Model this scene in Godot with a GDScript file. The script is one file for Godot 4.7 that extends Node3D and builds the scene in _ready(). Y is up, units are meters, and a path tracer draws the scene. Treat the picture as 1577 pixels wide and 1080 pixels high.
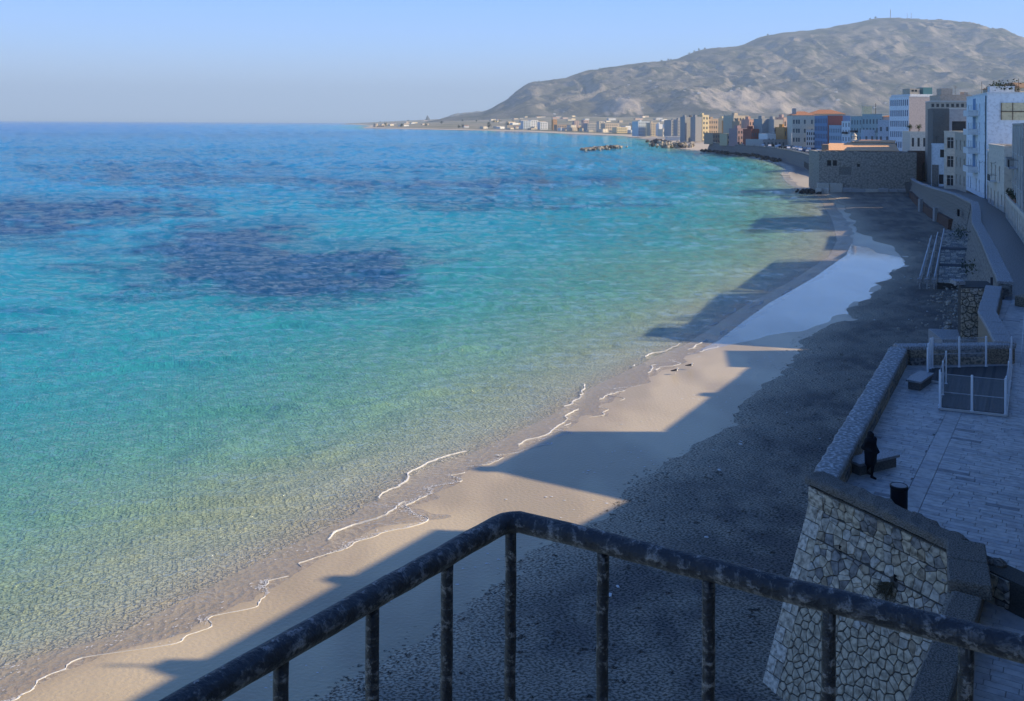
extends Node3D
# World: x to the right, y up, z towards the viewer; depths d are metres in front of the balcony (z = -d).

const EYE := 18.6
const SEASIDE_ROAD := 5.8
var rng := RandomNumberGenerator.new()
var used := {}
var kid_names := {}
var mats := {}
var tex := {}
var box1: BoxMesh
var n_soft: FastNoiseLite
var n_fine: FastNoiseLite
var n_ridge: FastNoiseLite

# ---------------------------------------------------------------- helpers
func lin(r: float, g: float, b: float) -> Color:
	return Color(r, g, b).linear_to_srgb()

func p3(x: float, d: float, h: float = 0.0) -> Vector3:
	return Vector3(x, h, -d)

func numbered(called: String) -> String:
	if not used.has(called):
		used[called] = 0
		return called
	used[called] += 1
	return "%s_%03d" % [called, used[called]]

func put(o: Node3D, label: String, category: String, group: String = "", kind: String = "") -> void:
	if label: o.set_meta("label", label)
	if category: o.set_meta("category", category)
	if group: o.set_meta("group", group)
	if kind: o.set_meta("kind", kind)

func thing(called: String, label: String, category: String, at: Vector3 = Vector3.ZERO, turn: float = 0.0, group: String = "") -> Node3D:
	var o := Node3D.new()
	o.name = numbered(called)
	add_child(o)
	o.position = at
	o.rotation.y = turn
	put(o, label, category, group)
	return o

func part(called: String, mesh: Mesh, m: Material, parent: Node3D, at: Transform3D = Transform3D()) -> MeshInstance3D:
	var o := MeshInstance3D.new()
	o.mesh = mesh
	o.material_override = m
	o.transform = at
	if parent == self:
		o.name = numbered(called)
	else:
		o.name = called
		var id := parent.get_instance_id()
		if not kid_names.has(id):
			kid_names[id] = {}
		var kids: Dictionary = kid_names[id]
		if kids.has(called):
			kids[called] += 1
			o.name = "%s_%03d" % [called, kids[called]]
		else:
			kids[called] = 0
	parent.add_child(o, true)
	return o

func block(called: String, lo: Vector3, hi: Vector3, m: Material, parent: Node3D) -> MeshInstance3D:
	return part(called, box1, m, parent, Transform3D(Basis.from_scale(hi - lo), (lo + hi) * 0.5))

func single(called: String, label: String, category: String, mesh: Mesh, m: Material, at: Vector3 = Vector3.ZERO, turn: float = 0.0, group: String = "") -> MeshInstance3D:
	var o := part(called, mesh, m, self, Transform3D(Basis(Vector3.UP, turn), at))
	put(o, label, category, group)
	return o

func setting(called: String, mesh: Mesh, m: Material, label: String, category: String) -> MeshInstance3D:
	var o := part(called, mesh, m, self)
	put(o, label, category, "", "structure")
	return o

func new_st() -> SurfaceTool:
	var st := SurfaceTool.new()
	st.begin(Mesh.PRIMITIVE_TRIANGLES)
	st.set_smooth_group(-1)
	return st

func done(st: SurfaceTool) -> ArrayMesh:
	st.generate_normals()
	return st.commit()

# a, b, c, d counter-clockwise as seen from outside
func quad(st: SurfaceTool, a: Vector3, b: Vector3, c: Vector3, d: Vector3) -> void:
	st.add_vertex(a); st.add_vertex(c); st.add_vertex(b)
	st.add_vertex(a); st.add_vertex(d); st.add_vertex(c)

func tri(st: SurfaceTool, a: Vector3, b: Vector3, c: Vector3) -> void:
	st.add_vertex(a); st.add_vertex(c); st.add_vertex(b)

func add_box(st: SurfaceTool, lo: Vector3, hi: Vector3, t: Transform3D = Transform3D()) -> void:
	var v := []
	for i in 8:
		v.append(t * Vector3(hi.x if i & 1 else lo.x, hi.y if i & 2 else lo.y, hi.z if i & 4 else lo.z))
	quad(st, v[4], v[5], v[7], v[6]); quad(st, v[1], v[0], v[2], v[3])
	quad(st, v[5], v[1], v[3], v[7]); quad(st, v[0], v[4], v[6], v[2])
	quad(st, v[6], v[7], v[3], v[2]); quad(st, v[0], v[1], v[5], v[4])

# a box whose edges are cut at c
func chamfered(size: Vector3, c: float, jitter: float = 0.0) -> ArrayMesh:
	var st := new_st()
	var h := size * 0.5
	var ring := func(y: float, k: float) -> Array:
		var a := []
		var x := h.x - k
		var z := h.z - k
		for q in [[x - c, z], [x, z - c], [x, -z + c], [x - c, -z], [-x + c, -z], [-x, -z + c], [-x, z - c], [-x + c, z]]:
			a.append(Vector3(q[0] + rng.randf_range(-jitter, jitter), y + rng.randf_range(-jitter, jitter), q[1] + rng.randf_range(-jitter, jitter)))
		return a
	var rings := [ring.call(-h.y, 0.0), ring.call(h.y - c, 0.0), ring.call(h.y, c)]
	for r in 2:
		for i in 8:
			var j := (i + 1) % 8
			quad(st, rings[r][j], rings[r][i], rings[r + 1][i], rings[r + 1][j])
	for i in range(1, 7):
		tri(st, rings[2][0], rings[2][i + 1], rings[2][i])
	for i in range(1, 7):
		tri(st, rings[0][0], rings[0][i], rings[0][i + 1])
	return done(st)

# polygon in the plane (x, d), extruded from y0 to y1
func add_prism(st: SurfaceTool, poly: PackedVector2Array, y0: float, y1: float) -> void:
	var pl := poly
	if Geometry2D.is_polygon_clockwise(pl):
		pl = poly.duplicate()
		pl.reverse()
	# now counter-clockwise in (x, d), which is clockwise seen from above with z = -d mirrored back: seen from above it stays counter-clockwise
	var idx := Geometry2D.triangulate_polygon(pl)
	for i in range(0, idx.size(), 3):
		var a := pl[idx[i]]
		var b := pl[idx[i + 1]]
		var c := pl[idx[i + 2]]
		if (b - a).cross(c - a) < 0:
			var s := b
			b = c
			c = s
		tri(st, p3(a.x, a.y, y1), p3(b.x, b.y, y1), p3(c.x, c.y, y1))
		tri(st, p3(a.x, a.y, y0), p3(c.x, c.y, y0), p3(b.x, b.y, y0))
	for i in pl.size():
		var a := pl[i]
		var b := pl[(i + 1) % pl.size()]
		quad(st, p3(a.x, a.y, y0), p3(b.x, b.y, y0), p3(b.x, b.y, y1), p3(a.x, a.y, y1))

func prism(poly: PackedVector2Array, y0: float, y1: float) -> ArrayMesh:
	var st := new_st()
	add_prism(st, poly, y0, y1)
	return done(st)

func tube(path: Array, radius: float, sides: int = 8, cap: bool = true) -> ArrayMesh:
	var st := SurfaceTool.new()
	st.begin(Mesh.PRIMITIVE_TRIANGLES)
	st.set_smooth_group(0)
	var rings := []
	var up := Vector3.UP
	for i in path.size():
		var dir: Vector3 = (path[mini(i + 1, path.size() - 1)] - path[maxi(i - 1, 0)]).normalized()
		var side := dir.cross(up if absf(dir.y) < 0.95 else Vector3.RIGHT).normalized()
		var nrm := side.cross(dir).normalized()
		var ring := []
		for k in sides:
			var a := TAU * k / sides
			ring.append(path[i] + (side * cos(a) + nrm * sin(a)) * radius)
		rings.append(ring)
	for i in path.size() - 1:
		for k in sides:
			var j := (k + 1) % sides
			quad(st, rings[i][k], rings[i][j], rings[i + 1][j], rings[i + 1][k])
	if cap:
		for k in range(1, sides - 1):
			tri(st, rings[0][0], rings[0][k + 1], rings[0][k])
			tri(st, rings[-1][0], rings[-1][k], rings[-1][k + 1])
	return done(st)

func lathe(profile: Array, sides: int = 16) -> ArrayMesh:   # profile of Vector2(radius, y), from the bottom up
	var st := SurfaceTool.new()
	st.begin(Mesh.PRIMITIVE_TRIANGLES)
	st.set_smooth_group(-1)
	for i in profile.size() - 1:
		for k in sides:
			var a := TAU * k / sides
			var b := TAU * (k + 1) / sides
			var p: Vector2 = profile[i]
			var q: Vector2 = profile[i + 1]
			quad(st, Vector3(p.x * cos(b), p.y, p.x * sin(b)), Vector3(p.x * cos(a), p.y, p.x * sin(a)), Vector3(q.x * cos(a), q.y, q.x * sin(a)), Vector3(q.x * cos(b), q.y, q.x * sin(b)))
	return done(st)

# table of (key, value) pairs, linear between them
func look(t: Array, k: float) -> float:
	if k <= t[0][0]:
		return t[0][1]
	for i in range(1, t.size()):
		if k <= t[i][0]:
			var a: Array = t[i - 1]
			var b: Array = t[i]
			return lerpf(a[1], b[1], (k - a[0]) / (b[0] - a[0]))
	return t[-1][1]

func look_color(t: Array, k: float) -> Color:
	if k <= t[0][0]:
		return t[0][1]
	for i in range(1, t.size()):
		if k <= t[i][0]:
			var c: Color = t[i - 1][1]
			return c.lerp(t[i][1], (k - t[i - 1][0]) / (t[i][0] - t[i - 1][0]))
	return t[-1][1]

func noise(seed_: int, freq: float, kind: int = FastNoiseLite.TYPE_SIMPLEX, octaves: int = 4, fractal: int = FastNoiseLite.FRACTAL_FBM) -> FastNoiseLite:
	var n := FastNoiseLite.new()
	n.seed = seed_
	n.noise_type = kind
	n.frequency = freq
	n.fractal_type = fractal
	n.fractal_octaves = octaves
	return n

func ramp(stops: Array) -> Gradient:
	var g := Gradient.new()
	var offs := PackedFloat32Array()
	var cols := PackedColorArray()
	for s in stops:
		offs.append(s[0])
		cols.append(s[1])
	g.offsets = offs
	g.colors = cols
	return g

func ntex(n: FastNoiseLite, stops: Array = [], size: int = 512, as_normal: bool = false, bump: float = 4.0) -> NoiseTexture2D:
	var t := NoiseTexture2D.new()
	t.width = size
	t.height = size
	t.seamless = true
	t.seamless_blend_skirt = 0.25
	t.noise = n
	if as_normal:
		t.as_normal_map = true
		t.bump_strength = bump
	elif stops:
		t.color_ramp = ramp(stops)
	return t

func grey(v: float) -> Color:
	return lin(v, v, v)

func mat(called: String, c: Color, rough: float = 0.85, albedo_tex: Texture2D = null, scale_m: float = 2.0, bump_tex: Texture2D = null, bump_cm: float = 0.0) -> StandardMaterial3D:
	if mats.has(called):
		return mats[called]
	var m := StandardMaterial3D.new()
	m.resource_name = called
	m.albedo_color = c
	m.roughness = rough
	m.metallic_specular = 0.35
	if albedo_tex or bump_tex:
		m.uv1_triplanar = true
		m.uv1_world_triplanar = true
		m.uv1_scale = Vector3.ONE / scale_m
	if albedo_tex:
		m.albedo_texture = albedo_tex
	if bump_tex:
		m.heightmap_enabled = true
		m.heightmap_texture = bump_tex
		m.heightmap_scale = bump_cm
	mats[called] = m
	return m

# ---------------------------------------------------------------- the shore, as x against depth
const SHORE := [[14.0, -22.5], [30.8, -16.2], [32.7, -14.5], [34.2, -12.0], [37.6, -9.9], [40.7, -8.0], [44.1, -5.6], [50.3, -2.7], [53.9, 0.6], [60.0, 4.7], [65.9, 7.5], [71.2, 11.0], [76.3, 14.4], [80.4, 17.4], [97.0, 26.3], [113.6, 36.3], [133.4, 47.2], [152.3, 54.9], [183.3, 64.8], [230.0, 78.0], [262.0, 85.5], [276.0, 87.0], [300.0, 91.0], [325.0, 97.0], [360.0, 106.0], [390.0, 116.0], [420.0, 124.0], [479.0, 134.0], [536.0, 139.0], [580.0, 136.0], [666.0, 134.0], [740.0, 130.0], [780.0, 142.0], [960.0, 152.0], [1126.0, 165.0], [1300.0, 172.0], [1477.0, 175.0], [1713.0, 108.0], [2205.0, 17.0], [2488.0, -152.0], [3102.0, -489.0], [4000.0, -610.0], [5000.0, -745.0], [7000.0, -1150.0], [9000.0, -1650.0], [9300.0, -1640.0], [9500.0, 12000.0]]
const WET := [[14.0, -14.0], [29.7, -6.8], [32.7, -4.1], [36.3, -2.1], [40.2, 0.4], [43.5, 3.5], [50.2, 7.4], [59.2, 12.8], [66.7, 17.2], [72.2, 20.2], [77.4, 22.9], [86.3, 28.8], [95.8, 35.2], [119.7, 48.9], [135.0, 55.8], [146.0, 58.0], [160.0, 60.0], [175.0, 64.0], [209.0, 74.2], [240.0, 82.0], [262.0, 86.8]]
const WALL := [[14.0, 4.0], [19.0, 7.5], [30.0, 9.3], [32.8, 10.5], [50.0, 20.5], [51.0, 27.0], [59.4, 30.1], [69.0, 35.0], [72.0, 37.4], [96.5, 48.8], [116.0, 57.4], [131.0, 64.8], [146.0, 72.0], [164.5, 78.0], [189.0, 85.0], [238.0, 102.0], [262.0, 109.0]]

func seaward(x: float, d: float) -> float:   # metres from the water's edge, out to sea
	return (look(SHORE, d) - x) * 0.92

func road_level(d: float) -> float:
	return 5.8 if d < 165.0 else lerpf(5.8, 3.2, clampf((d - 165.0) / 90.0, 0.0, 1.0))

# ---------------------------------------------------------------- sea, sand, terrain
func grid_mesh(v: PackedVector3Array, cols: PackedColorArray, rows: int, width: int, keep: PackedByteArray, uv: bool = false, tilt: PackedVector3Array = PackedVector3Array()) -> ArrayMesh:
	var n := PackedVector3Array()
	n.resize(v.size())
	for r in rows:
		var ru := mini(r + 1, rows - 1) * width
		var rd := maxi(r - 1, 0) * width
		for c in width:
			var a := v[ru + c] - v[rd + c]
			var b := v[r * width + mini(c + 1, width - 1)] - v[r * width + maxi(c - 1, 0)]
			var k := b.cross(a).normalized()
			k = k if k.y > 0 else -k
			n[r * width + c] = (k + tilt[r * width + c]).normalized() if tilt.size() else k
	var idx := PackedInt32Array()
	for r in rows - 1:
		for c in width - 1:
			var i := r * width + c
			if keep.size() and not (keep[i] or keep[i + 1] or keep[i + width] or keep[i + width + 1]):
				continue
			idx.append_array([i, i + width, i + 1, i + 1, i + width, i + width + 1])
	var a := []
	a.resize(Mesh.ARRAY_MAX)
	a[Mesh.ARRAY_VERTEX] = v
	a[Mesh.ARRAY_NORMAL] = n
	a[Mesh.ARRAY_INDEX] = idx
	if cols.size():
		a[Mesh.ARRAY_COLOR] = cols
	if uv:
		var t := PackedVector2Array()
		t.resize(v.size())
		for i in v.size():
			t[i] = Vector2(v[i].x, v[i].z)
		a[Mesh.ARRAY_TEX_UV] = t
		var tg := PackedFloat32Array()
		tg.resize(v.size() * 4)
		for i in v.size():
			tg[i * 4] = 1.0
			tg[i * 4 + 3] = 1.0
		a[Mesh.ARRAY_TANGENT] = tg
	var m := ArrayMesh.new()
	m.add_surface_from_arrays(Mesh.PRIMITIVE_TRIANGLES, a)
	return m

func depth_rows(step_px: float, near: float, far: float, least: float) -> PackedFloat32Array:
	# depths that grow apart with distance
	var out := PackedFloat32Array()
	var d := near
	while d < far:
		out.append(d)
		d += maxf(least, step_px * d * d / 26970.0)
		if d > 6000.0:
			d += d * 0.05
	out.append(far)
	return out

func spread(fine_from: float, fine_to: float, step: float) -> PackedFloat32Array:
	var out := PackedFloat32Array([-3.0, -2.0, -1.4, -1.0, -0.8])
	var u := fine_from
	while u <= fine_to:
		out.append(u)
		u += step
	out.append_array([fine_to + 0.1, fine_to + 0.4, 1.6, 3.0])
	return out

func make_sea() -> void:
	var shore_x := func(d: float) -> float: return look(SHORE, d)
	# the bed under it: sand, then deeper and bluer, with dark meadows of weed
	var ramp_s := [[-6.0, Color(0.36, 0.29, 0.215)], [0.0, Color(0.38, 0.315, 0.24)], [2.0, Color(0.44, 0.41, 0.32)], [4.0, Color(0.43, 0.48, 0.37)], [8.0, Color(0.34, 0.45, 0.33)], [14.0, Color(0.24, 0.46, 0.35)], [24.0, Color(0.13, 0.42, 0.35)], [38.0, Color(0.06, 0.41, 0.44)], [65.0, Color(0.03, 0.42, 0.54)], [140.0, Color(0.018, 0.40, 0.64)], [400.0, Color(0.010, 0.37, 0.72)], [2500.0, Color(0.008, 0.25, 0.66)]]
	var rows := depth_rows(5.0, 20.0, 24000.0, 0.5)
	var us := spread(-0.66, 0.44, 0.005)
	var w := us.size()
	var v := PackedVector3Array()
	v.resize(rows.size() * w)
	var keep := PackedByteArray()
	keep.resize(v.size())
	var cols := PackedColorArray()
	cols.resize(v.size())
	var weed := [[-32.0, 113.0, 19.0, 12.0], [-24.0, 107.0, 14.0, 9.0], [-36.0, 135.0, 24.0, 17.0], [-22.0, 137.0, 11.0, 13.0], [-48.0, 160.0, 16.0, 24.0], [-104.0, 212.0, 42.0, 40.0], [-84.0, 165.0, 12.0, 14.0], [-5.0, 235.0, 42.0, 14.0], [-30.0, 300.0, 50.0, 30.0], [15.0, 330.0, 40.0, 26.0], [-110.0, 330.0, 60.0, 30.0], [-20.0, 420.0, 80.0, 30.0], [-49.0, 92.0, 5.0, 2.2], [-160.0, 420.0, 60.0, 50.0], [-260.0, 620.0, 160.0, 60.0], [40.0, 560.0, 60.0, 30.0], [-60.0, 800.0, 150.0, 60.0], [-500.0, 1300.0, 320.0, 160.0], [-200.0, 1700.0, 300.0, 160.0]]
	var edge := noise(31, 0.03, FastNoiseLite.TYPE_SIMPLEX, 4)
	var broad := noise(32, 0.006, FastNoiseLite.TYPE_SIMPLEX, 4)
	for r in rows.size():
		var d := rows[r]
		var sx: float = shore_x.call(d)
		for c in w:
			var x := us[c] * d
			var i := r * w + c
			var s := (sx - x) * 0.92
			keep[i] = 1 if s > -5.0 else 0
			var y := -1.02 - 0.02 * minf(s - 20.0, 60.0)
			if s < 20.0:
				y = -0.02 - 0.05 * maxf(s, 0.0) if s > 0.9 else -0.25
			v[i] = Vector3(x, y, -d)
			var k := s + edge.get_noise_2d(x * 0.5, d * 0.5) * minf(s, 40.0) * 0.28
			k *= 1.0 + 1.3 * smoothstep(110.0, 420.0, d)
			var col := look_color(ramp_s, k)
			if s > 20.0:
				var dark := 0.0
				for e in weed:
					var f: float = 1.0 - Vector2((x - e[0]) / e[2], (d - e[1]) / e[3]).length() + edge.get_noise_2d(x * 1.2 + e[0], d * 1.2) * 0.75
					dark = maxf(dark, smoothstep(0.0, 0.22, f))
				dark = maxf(dark * 0.92, smoothstep(0.12, 0.45, broad.get_noise_2d(x, d * 2.0)) * clampf((d - 150.0) / 150.0, 0.0, 0.3))
				col = col.lerp(Color(0.012, 0.07, 0.24), dark * lerpf(0.92, 0.3, smoothstep(200.0, 600.0, d)))
			cols[i] = col
	var b := StandardMaterial3D.new()
	b.resource_name = "sea bed"
	b.vertex_color_use_as_albedo = true
	b.roughness = 1.0
	b.metallic_specular = 0.0
	var web := noise(41, 0.017, FastNoiseLite.TYPE_SIMPLEX, 2, FastNoiseLite.FRACTAL_RIDGED)
	web.domain_warp_enabled = true
	web.domain_warp_amplitude = 18.0
	web.domain_warp_frequency = 0.012
	b.heightmap_enabled = true
	b.heightmap_texture = ntex(web, [[0.35, Color(0, 0, 0)], [0.7, Color(0.35, 0.35, 0.35)], [0.88, Color(0.7, 0.7, 0.7)], [1.0, Color(1, 1, 1)]], 1024)
	b.heightmap_scale = 40.0
	b.uv1_scale = Vector3(1.0 / 8.5, 1.0 / 6.3, 1.0)
	setting("sea_floor", grid_mesh(v, cols, rows.size(), w, keep, true), b, "pale sand under clear water turning turquoise and blue with dark weed meadows", "sea floor")

	# surface: waves of every length that the spacing of the grid can carry
	var bed_rows := rows
	var bed_us := us
	var bed_w := w
	rows = depth_rows(1.5, 20.0, 24000.0, 0.13)
	us = spread(-0.62, 0.40, 0.00155)
	w = us.size()
	v = PackedVector3Array()
	v.resize(rows.size() * w)
	keep = PackedByteArray()
	keep.resize(v.size())
	var n_phase := noise(11, 0.035, FastNoiseLite.TYPE_SIMPLEX, 2)
	var n_amp := noise(12, 0.05, FastNoiseLite.TYPE_SIMPLEX, 2)
	var n_chop := noise(13, 0.55, FastNoiseLite.TYPE_SIMPLEX, 2)
	var lambdas := [1.25, 2.3, 3.7, 6.5, 11.0, 20.0, 38.0, 75.0, 150.0]
	var slopes := [0.12, 0.16, 0.16, 0.09, 0.05, 0.03, 0.02, 0.02, 0.02]
	var tint := PackedColorArray()
	tint.resize(v.size())
	var to_bed := PackedInt32Array()
	for u in us:
		var q := 0
		while q < bed_us.size() - 2 and bed_us[q + 1] <= u:
			q += 1
		to_bed.append(q)
	var br := 0
	var tilt := PackedVector3Array()
	tilt.resize(v.size())
	var n_tilt := noise(14, 1.0, FastNoiseLite.TYPE_SIMPLEX, 2)
	var n_side := noise(15, 1.0, FastNoiseLite.TYPE_SIMPLEX, 1)
	for r in rows.size():
		var d := rows[r]
		while br < bed_rows.size() - 2 and bed_rows[br + 1] <= d:
			br += 1
		var fr := clampf((d - bed_rows[br]) / (bed_rows[br + 1] - bed_rows[br]), 0.0, 1.0)
		var gap := maxf(0.13, 1.5 * d * d / 26970.0)
		# ripples shorter than the grid carries: only their tilt, at a length that grows with distance
		var oct := floorf(log(d / 25.0) / log(2.0))
		var blend_ := log(d / 25.0) / log(2.0) - oct
		var d0 := 25.0 * pow(2.0, oct)
		var ld0 := maxf(0.5, 0.00021 * d0 * d0)
		var ld1 := maxf(0.5, 0.00021 * d0 * d0 * 4.0)
		var lx0 := maxf(0.8, d0 / 42.0)
		var lx1 := maxf(0.8, d0 / 21.0)
		var steep := lerpf(0.20, 0.66, smoothstep(22.0, 85.0, d)) * lerpf(1.0, 0.3, smoothstep(200.0, 1200.0, d))
		var sx: float = shore_x.call(d)
		var use := []
		for i in lambdas.size():
			var wgt := clampf(lambdas[i] / gap / 2.5 - 1.0, 0.0, 1.0)
			if lambdas[i] > 7.0:
				wgt *= clampf(gap * 14.0 / lambdas[i], 0.15, 1.0)
			if wgt > 0.0:
				use.append([TAU / lambdas[i], wgt * slopes[i] * lambdas[i] / TAU, i])
		for c in w:
			var x := us[c] * d
			var i := r * w + c
			var s := (sx - x) * 0.92
			if s < -4.0:
				v[i] = Vector3(x, -0.3, -d)
				continue
			keep[i] = 1
			var bc := to_bed[c]
			var fc := clampf((us[c] - bed_us[bc]) / (bed_us[bc + 1] - bed_us[bc]), 0.0, 1.0)
			tint[i] = cols[br * bed_w + bc].lerp(cols[br * bed_w + bc + 1], fc).lerp(cols[(br + 1) * bed_w + bc].lerp(cols[(br + 1) * bed_w + bc + 1], fc), fr)
			var h := 0.0
			var ph := n_phase.get_noise_2d(x, d) * 4.0
			var am := 0.55 + 0.9 * n_amp.get_noise_2d(x * 0.6, d * 1.4)
			var k := 0.20
			for o in use:
				var z: int = o[2]
				var a := 0.13 * sin(z * 2.4 + 1.0)
				var t: float = (x * (k + a) - d) * o[0] + ph * (1.0 + 0.5 * z) * (1.0 if z < 4 else 0.4) + z * 1.7
				h += (absf(sin(t * 0.5)) * -2.0 + 1.27) * o[1] * am if z < 3 else sin(t) * o[1] * am
			if d < 160.0:
				h += n_chop.get_noise_2d(x * 0.9, d) * 0.045 * clampf(1.6 - d / 100.0, 0.0, 1.0)
			var fade := clampf(s / 9.0, 0.0, 1.0)
			var dd_ := d - 0.16 * x
			var t0 := sin(TAU * dd_ / (1.7 * ld0) + 7.0 * n_tilt.get_noise_2d(x / (lx0 * 1.6), d / (ld0 * 3.0))) * 0.42 + 0.6 * n_tilt.get_noise_2d(x / lx0, d / ld0)
			var t1 := sin(TAU * dd_ / (1.7 * ld1) + 7.0 * n_tilt.get_noise_2d(x / (lx1 * 1.6) + 37.0, d / (ld1 * 3.0))) * 0.42 + 0.6 * n_tilt.get_noise_2d(x / lx1 + 37.0, d / ld1)
			var sd := n_side.get_noise_2d(x / lx0 + 91.0, d / ld0)
			tilt[i] = Vector3(sd * 0.5, 0.0, lerpf(t0, t1, blend_) * 1.3) * steep * (0.25 + 0.75 * fade)
			v[i] = Vector3(x, 0.03 + h * (0.08 + 0.92 * fade), -d)
	var m := StandardMaterial3D.new()
	m.vertex_color_use_as_albedo = true
	m.resource_name = "sea water"
	m.transparency = BaseMaterial3D.TRANSPARENCY_ALPHA
	m.albedo_color = Color(1, 1, 1, 0.30)
	m.roughness = 0.06
	m.metallic_specular = 0.34
	var rn := noise(21, 0.012, FastNoiseLite.TYPE_SIMPLEX, 3, FastNoiseLite.FRACTAL_RIDGED)
	rn.domain_warp_enabled = true
	rn.domain_warp_amplitude = 20.0
	rn.domain_warp_frequency = 0.01
	m.normal_enabled = true
	m.normal_texture = ntex(rn, [], 1024, true, 7.0)
	m.normal_scale = 1.3
	m.uv1_scale = Vector3(1.0 / 11.0, 1.0 / 9.0, 1.0)
	setting("sea", grid_mesh(v, tint, rows.size(), w, keep, true, tilt), m, "blue and turquoise rippled sea that clears towards the sand", "sea")

func make_beach() -> void:
	var jag := noise(51, 0.22, FastNoiseLite.TYPE_SIMPLEX, 4)
	var lump := noise(52, 0.35, FastNoiseLite.TYPE_SIMPLEX, 4)
	var band := noise(53, 0.05, FastNoiseLite.TYPE_SIMPLEX, 3)
	var rows := depth_rows(2.5, 14.0, 262.0, 0.2)
	# wet sand
	var w := 34
	var v := PackedVector3Array()
	var cols := PackedColorArray()
	for d in rows:
		var a := look(SHORE, d) - 2.2
		var z := look(WET, d) + 2.2
		for c in w:
			var x := lerpf(a, z, c / float(w - 1))
			var s := look(SHORE, d) - x
			var inland := maxf(-s, 0.0)
			var y := -0.035 * s if s > 0.0 else 0.02 + 0.02 * minf(inland, 9.0)
			y += band.get_noise_2d(x * 1.5, d * 1.5) * 0.03 * clampf(inland * 0.3, 0.0, 1.0)
			v.append(Vector3(x, y, -d))
			var dry := clampf(0.5 + 1.6 * band.get_noise_2d(x * 2.2 + 40.0, d * 1.1), 0.0, 1.0)
			cols.append(Color(0.345, 0.275, 0.18).lerp(Color(0.47, 0.38, 0.24), dry * clampf(inland * 0.8, 0.0, 1.0)))
	var m := StandardMaterial3D.new()
	m.resource_name = "wet sand"
	m.vertex_color_use_as_albedo = true
	m.roughness = 0.3
	m.metallic_specular = 0.33
	m.heightmap_enabled = true
	m.heightmap_texture = ntex(noise(54, 0.02, FastNoiseLite.TYPE_SIMPLEX, 5), [], 512)
	m.heightmap_scale = 1.2
	m.uv1_scale = Vector3(1.0 / 3.1, 1.0 / 2.3, 1.0)
	setting("wet_sand", grid_mesh(v, cols, rows.size(), w, PackedByteArray(), true), m, "smooth wet strip of sand along the water's edge", "sand")
	# film of backwash lying on the sand in the bend of the beach
	v = PackedVector3Array()
	w = 10
	var pr := PackedFloat32Array()
	for i in 90:
		pr.append(60.0 + i * 1.22)
	for d in pr:
		var fade := smoothstep(74.0, 90.0, d) * (1.0 - smoothstep(126.0, 150.0, d))
		var a := look(SHORE, d) + 0.3
		var z := look(WET, d) + 1.6
		var level := lerpf(0.02, 0.205, fade)
		for c in w:
			v.append(Vector3(lerpf(a, z, c / 9.0), level, -d))
	var fm := StandardMaterial3D.new()
	fm.resource_name = "backwash film"
	fm.transparency = BaseMaterial3D.TRANSPARENCY_ALPHA
	fm.albedo_color = Color(0.5, 0.55, 0.6, 0.06)
	fm.roughness = 0.05
	fm.metallic_specular = 0.46
	fm.normal_enabled = true
	fm.normal_texture = ntex(noise(57, 0.01, FastNoiseLite.TYPE_SIMPLEX, 3), [], 512, true, 3.0)
	fm.normal_scale = 0.10
	fm.uv1_scale = Vector3(1.0 / 6.0, 1.0 / 9.0, 1.0)
	setting("backwash", grid_mesh(v, PackedColorArray(), pr.size(), w, PackedByteArray(), true), fm, "thin sheet of still backwash on the sand in the bend of the beach", "water")
	# dry part under torn sea grass
	w = 90
	v = PackedVector3Array()
	cols = PackedColorArray()
	for d in rows:
		var e := look(WET, d) + band.get_noise_2d(d * 1.1, 3.0) * clampf(d / 45.0, 0.6, 1.3) * 1.0 + jag.get_noise_2d(d, 9.0) * 0.35
		var z := look(WALL, d) + 1.6
		for c in w:
			var t := c / float(w - 1)
			var x := lerpf(e, z, t * t * 0.5 + t * 0.5)
			var in_ := x - e
			var y := 0.17 + 0.05 * minf(in_, 2.0) + 0.022 * minf(in_, 14.0) + 0.012 * maxf(in_ - 14.0, 0.0)
			y += lump.get_noise_2d(x, d) * 0.10 * clampf(in_ * 0.5, 0.0, 1.0) + lump.get_noise_2d(x * 0.25, d * 0.25) * 0.15 * clampf(in_ * 0.25, 0.0, 1.0)
			if c == 0:
				y = 0.12
			v.append(Vector3(x, y, -d))
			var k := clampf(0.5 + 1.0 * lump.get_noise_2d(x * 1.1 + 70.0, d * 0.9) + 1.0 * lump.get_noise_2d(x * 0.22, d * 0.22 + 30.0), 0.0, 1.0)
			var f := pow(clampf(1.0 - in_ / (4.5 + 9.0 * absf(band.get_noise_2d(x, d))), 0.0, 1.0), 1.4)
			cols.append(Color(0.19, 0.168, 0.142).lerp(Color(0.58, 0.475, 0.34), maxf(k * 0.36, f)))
	var wet := noise(55, 0.022, FastNoiseLite.TYPE_SIMPLEX, 6)
	m = StandardMaterial3D.new()
	m.resource_name = "sand under sea grass"
	m.vertex_color_use_as_albedo = true
	m.roughness = 0.95
	m.metallic_specular = 0.2
	m.albedo_texture = ntex(wet, [[0.18, grey(0.22)], [0.45, grey(0.6)], [0.7, grey(1.0)]], 1024)
	m.heightmap_enabled = true
	m.heightmap_texture = ntex(noise(56, 0.035, FastNoiseLite.TYPE_SIMPLEX, 5), [], 1024)
	m.heightmap_scale = 1.4
	m.uv1_scale = Vector3(1.0 / 4.3, 1.0 / 3.1, 1.0)
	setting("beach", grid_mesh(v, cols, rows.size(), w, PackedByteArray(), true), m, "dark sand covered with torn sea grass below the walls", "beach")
	var clump := new_st()
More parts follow.
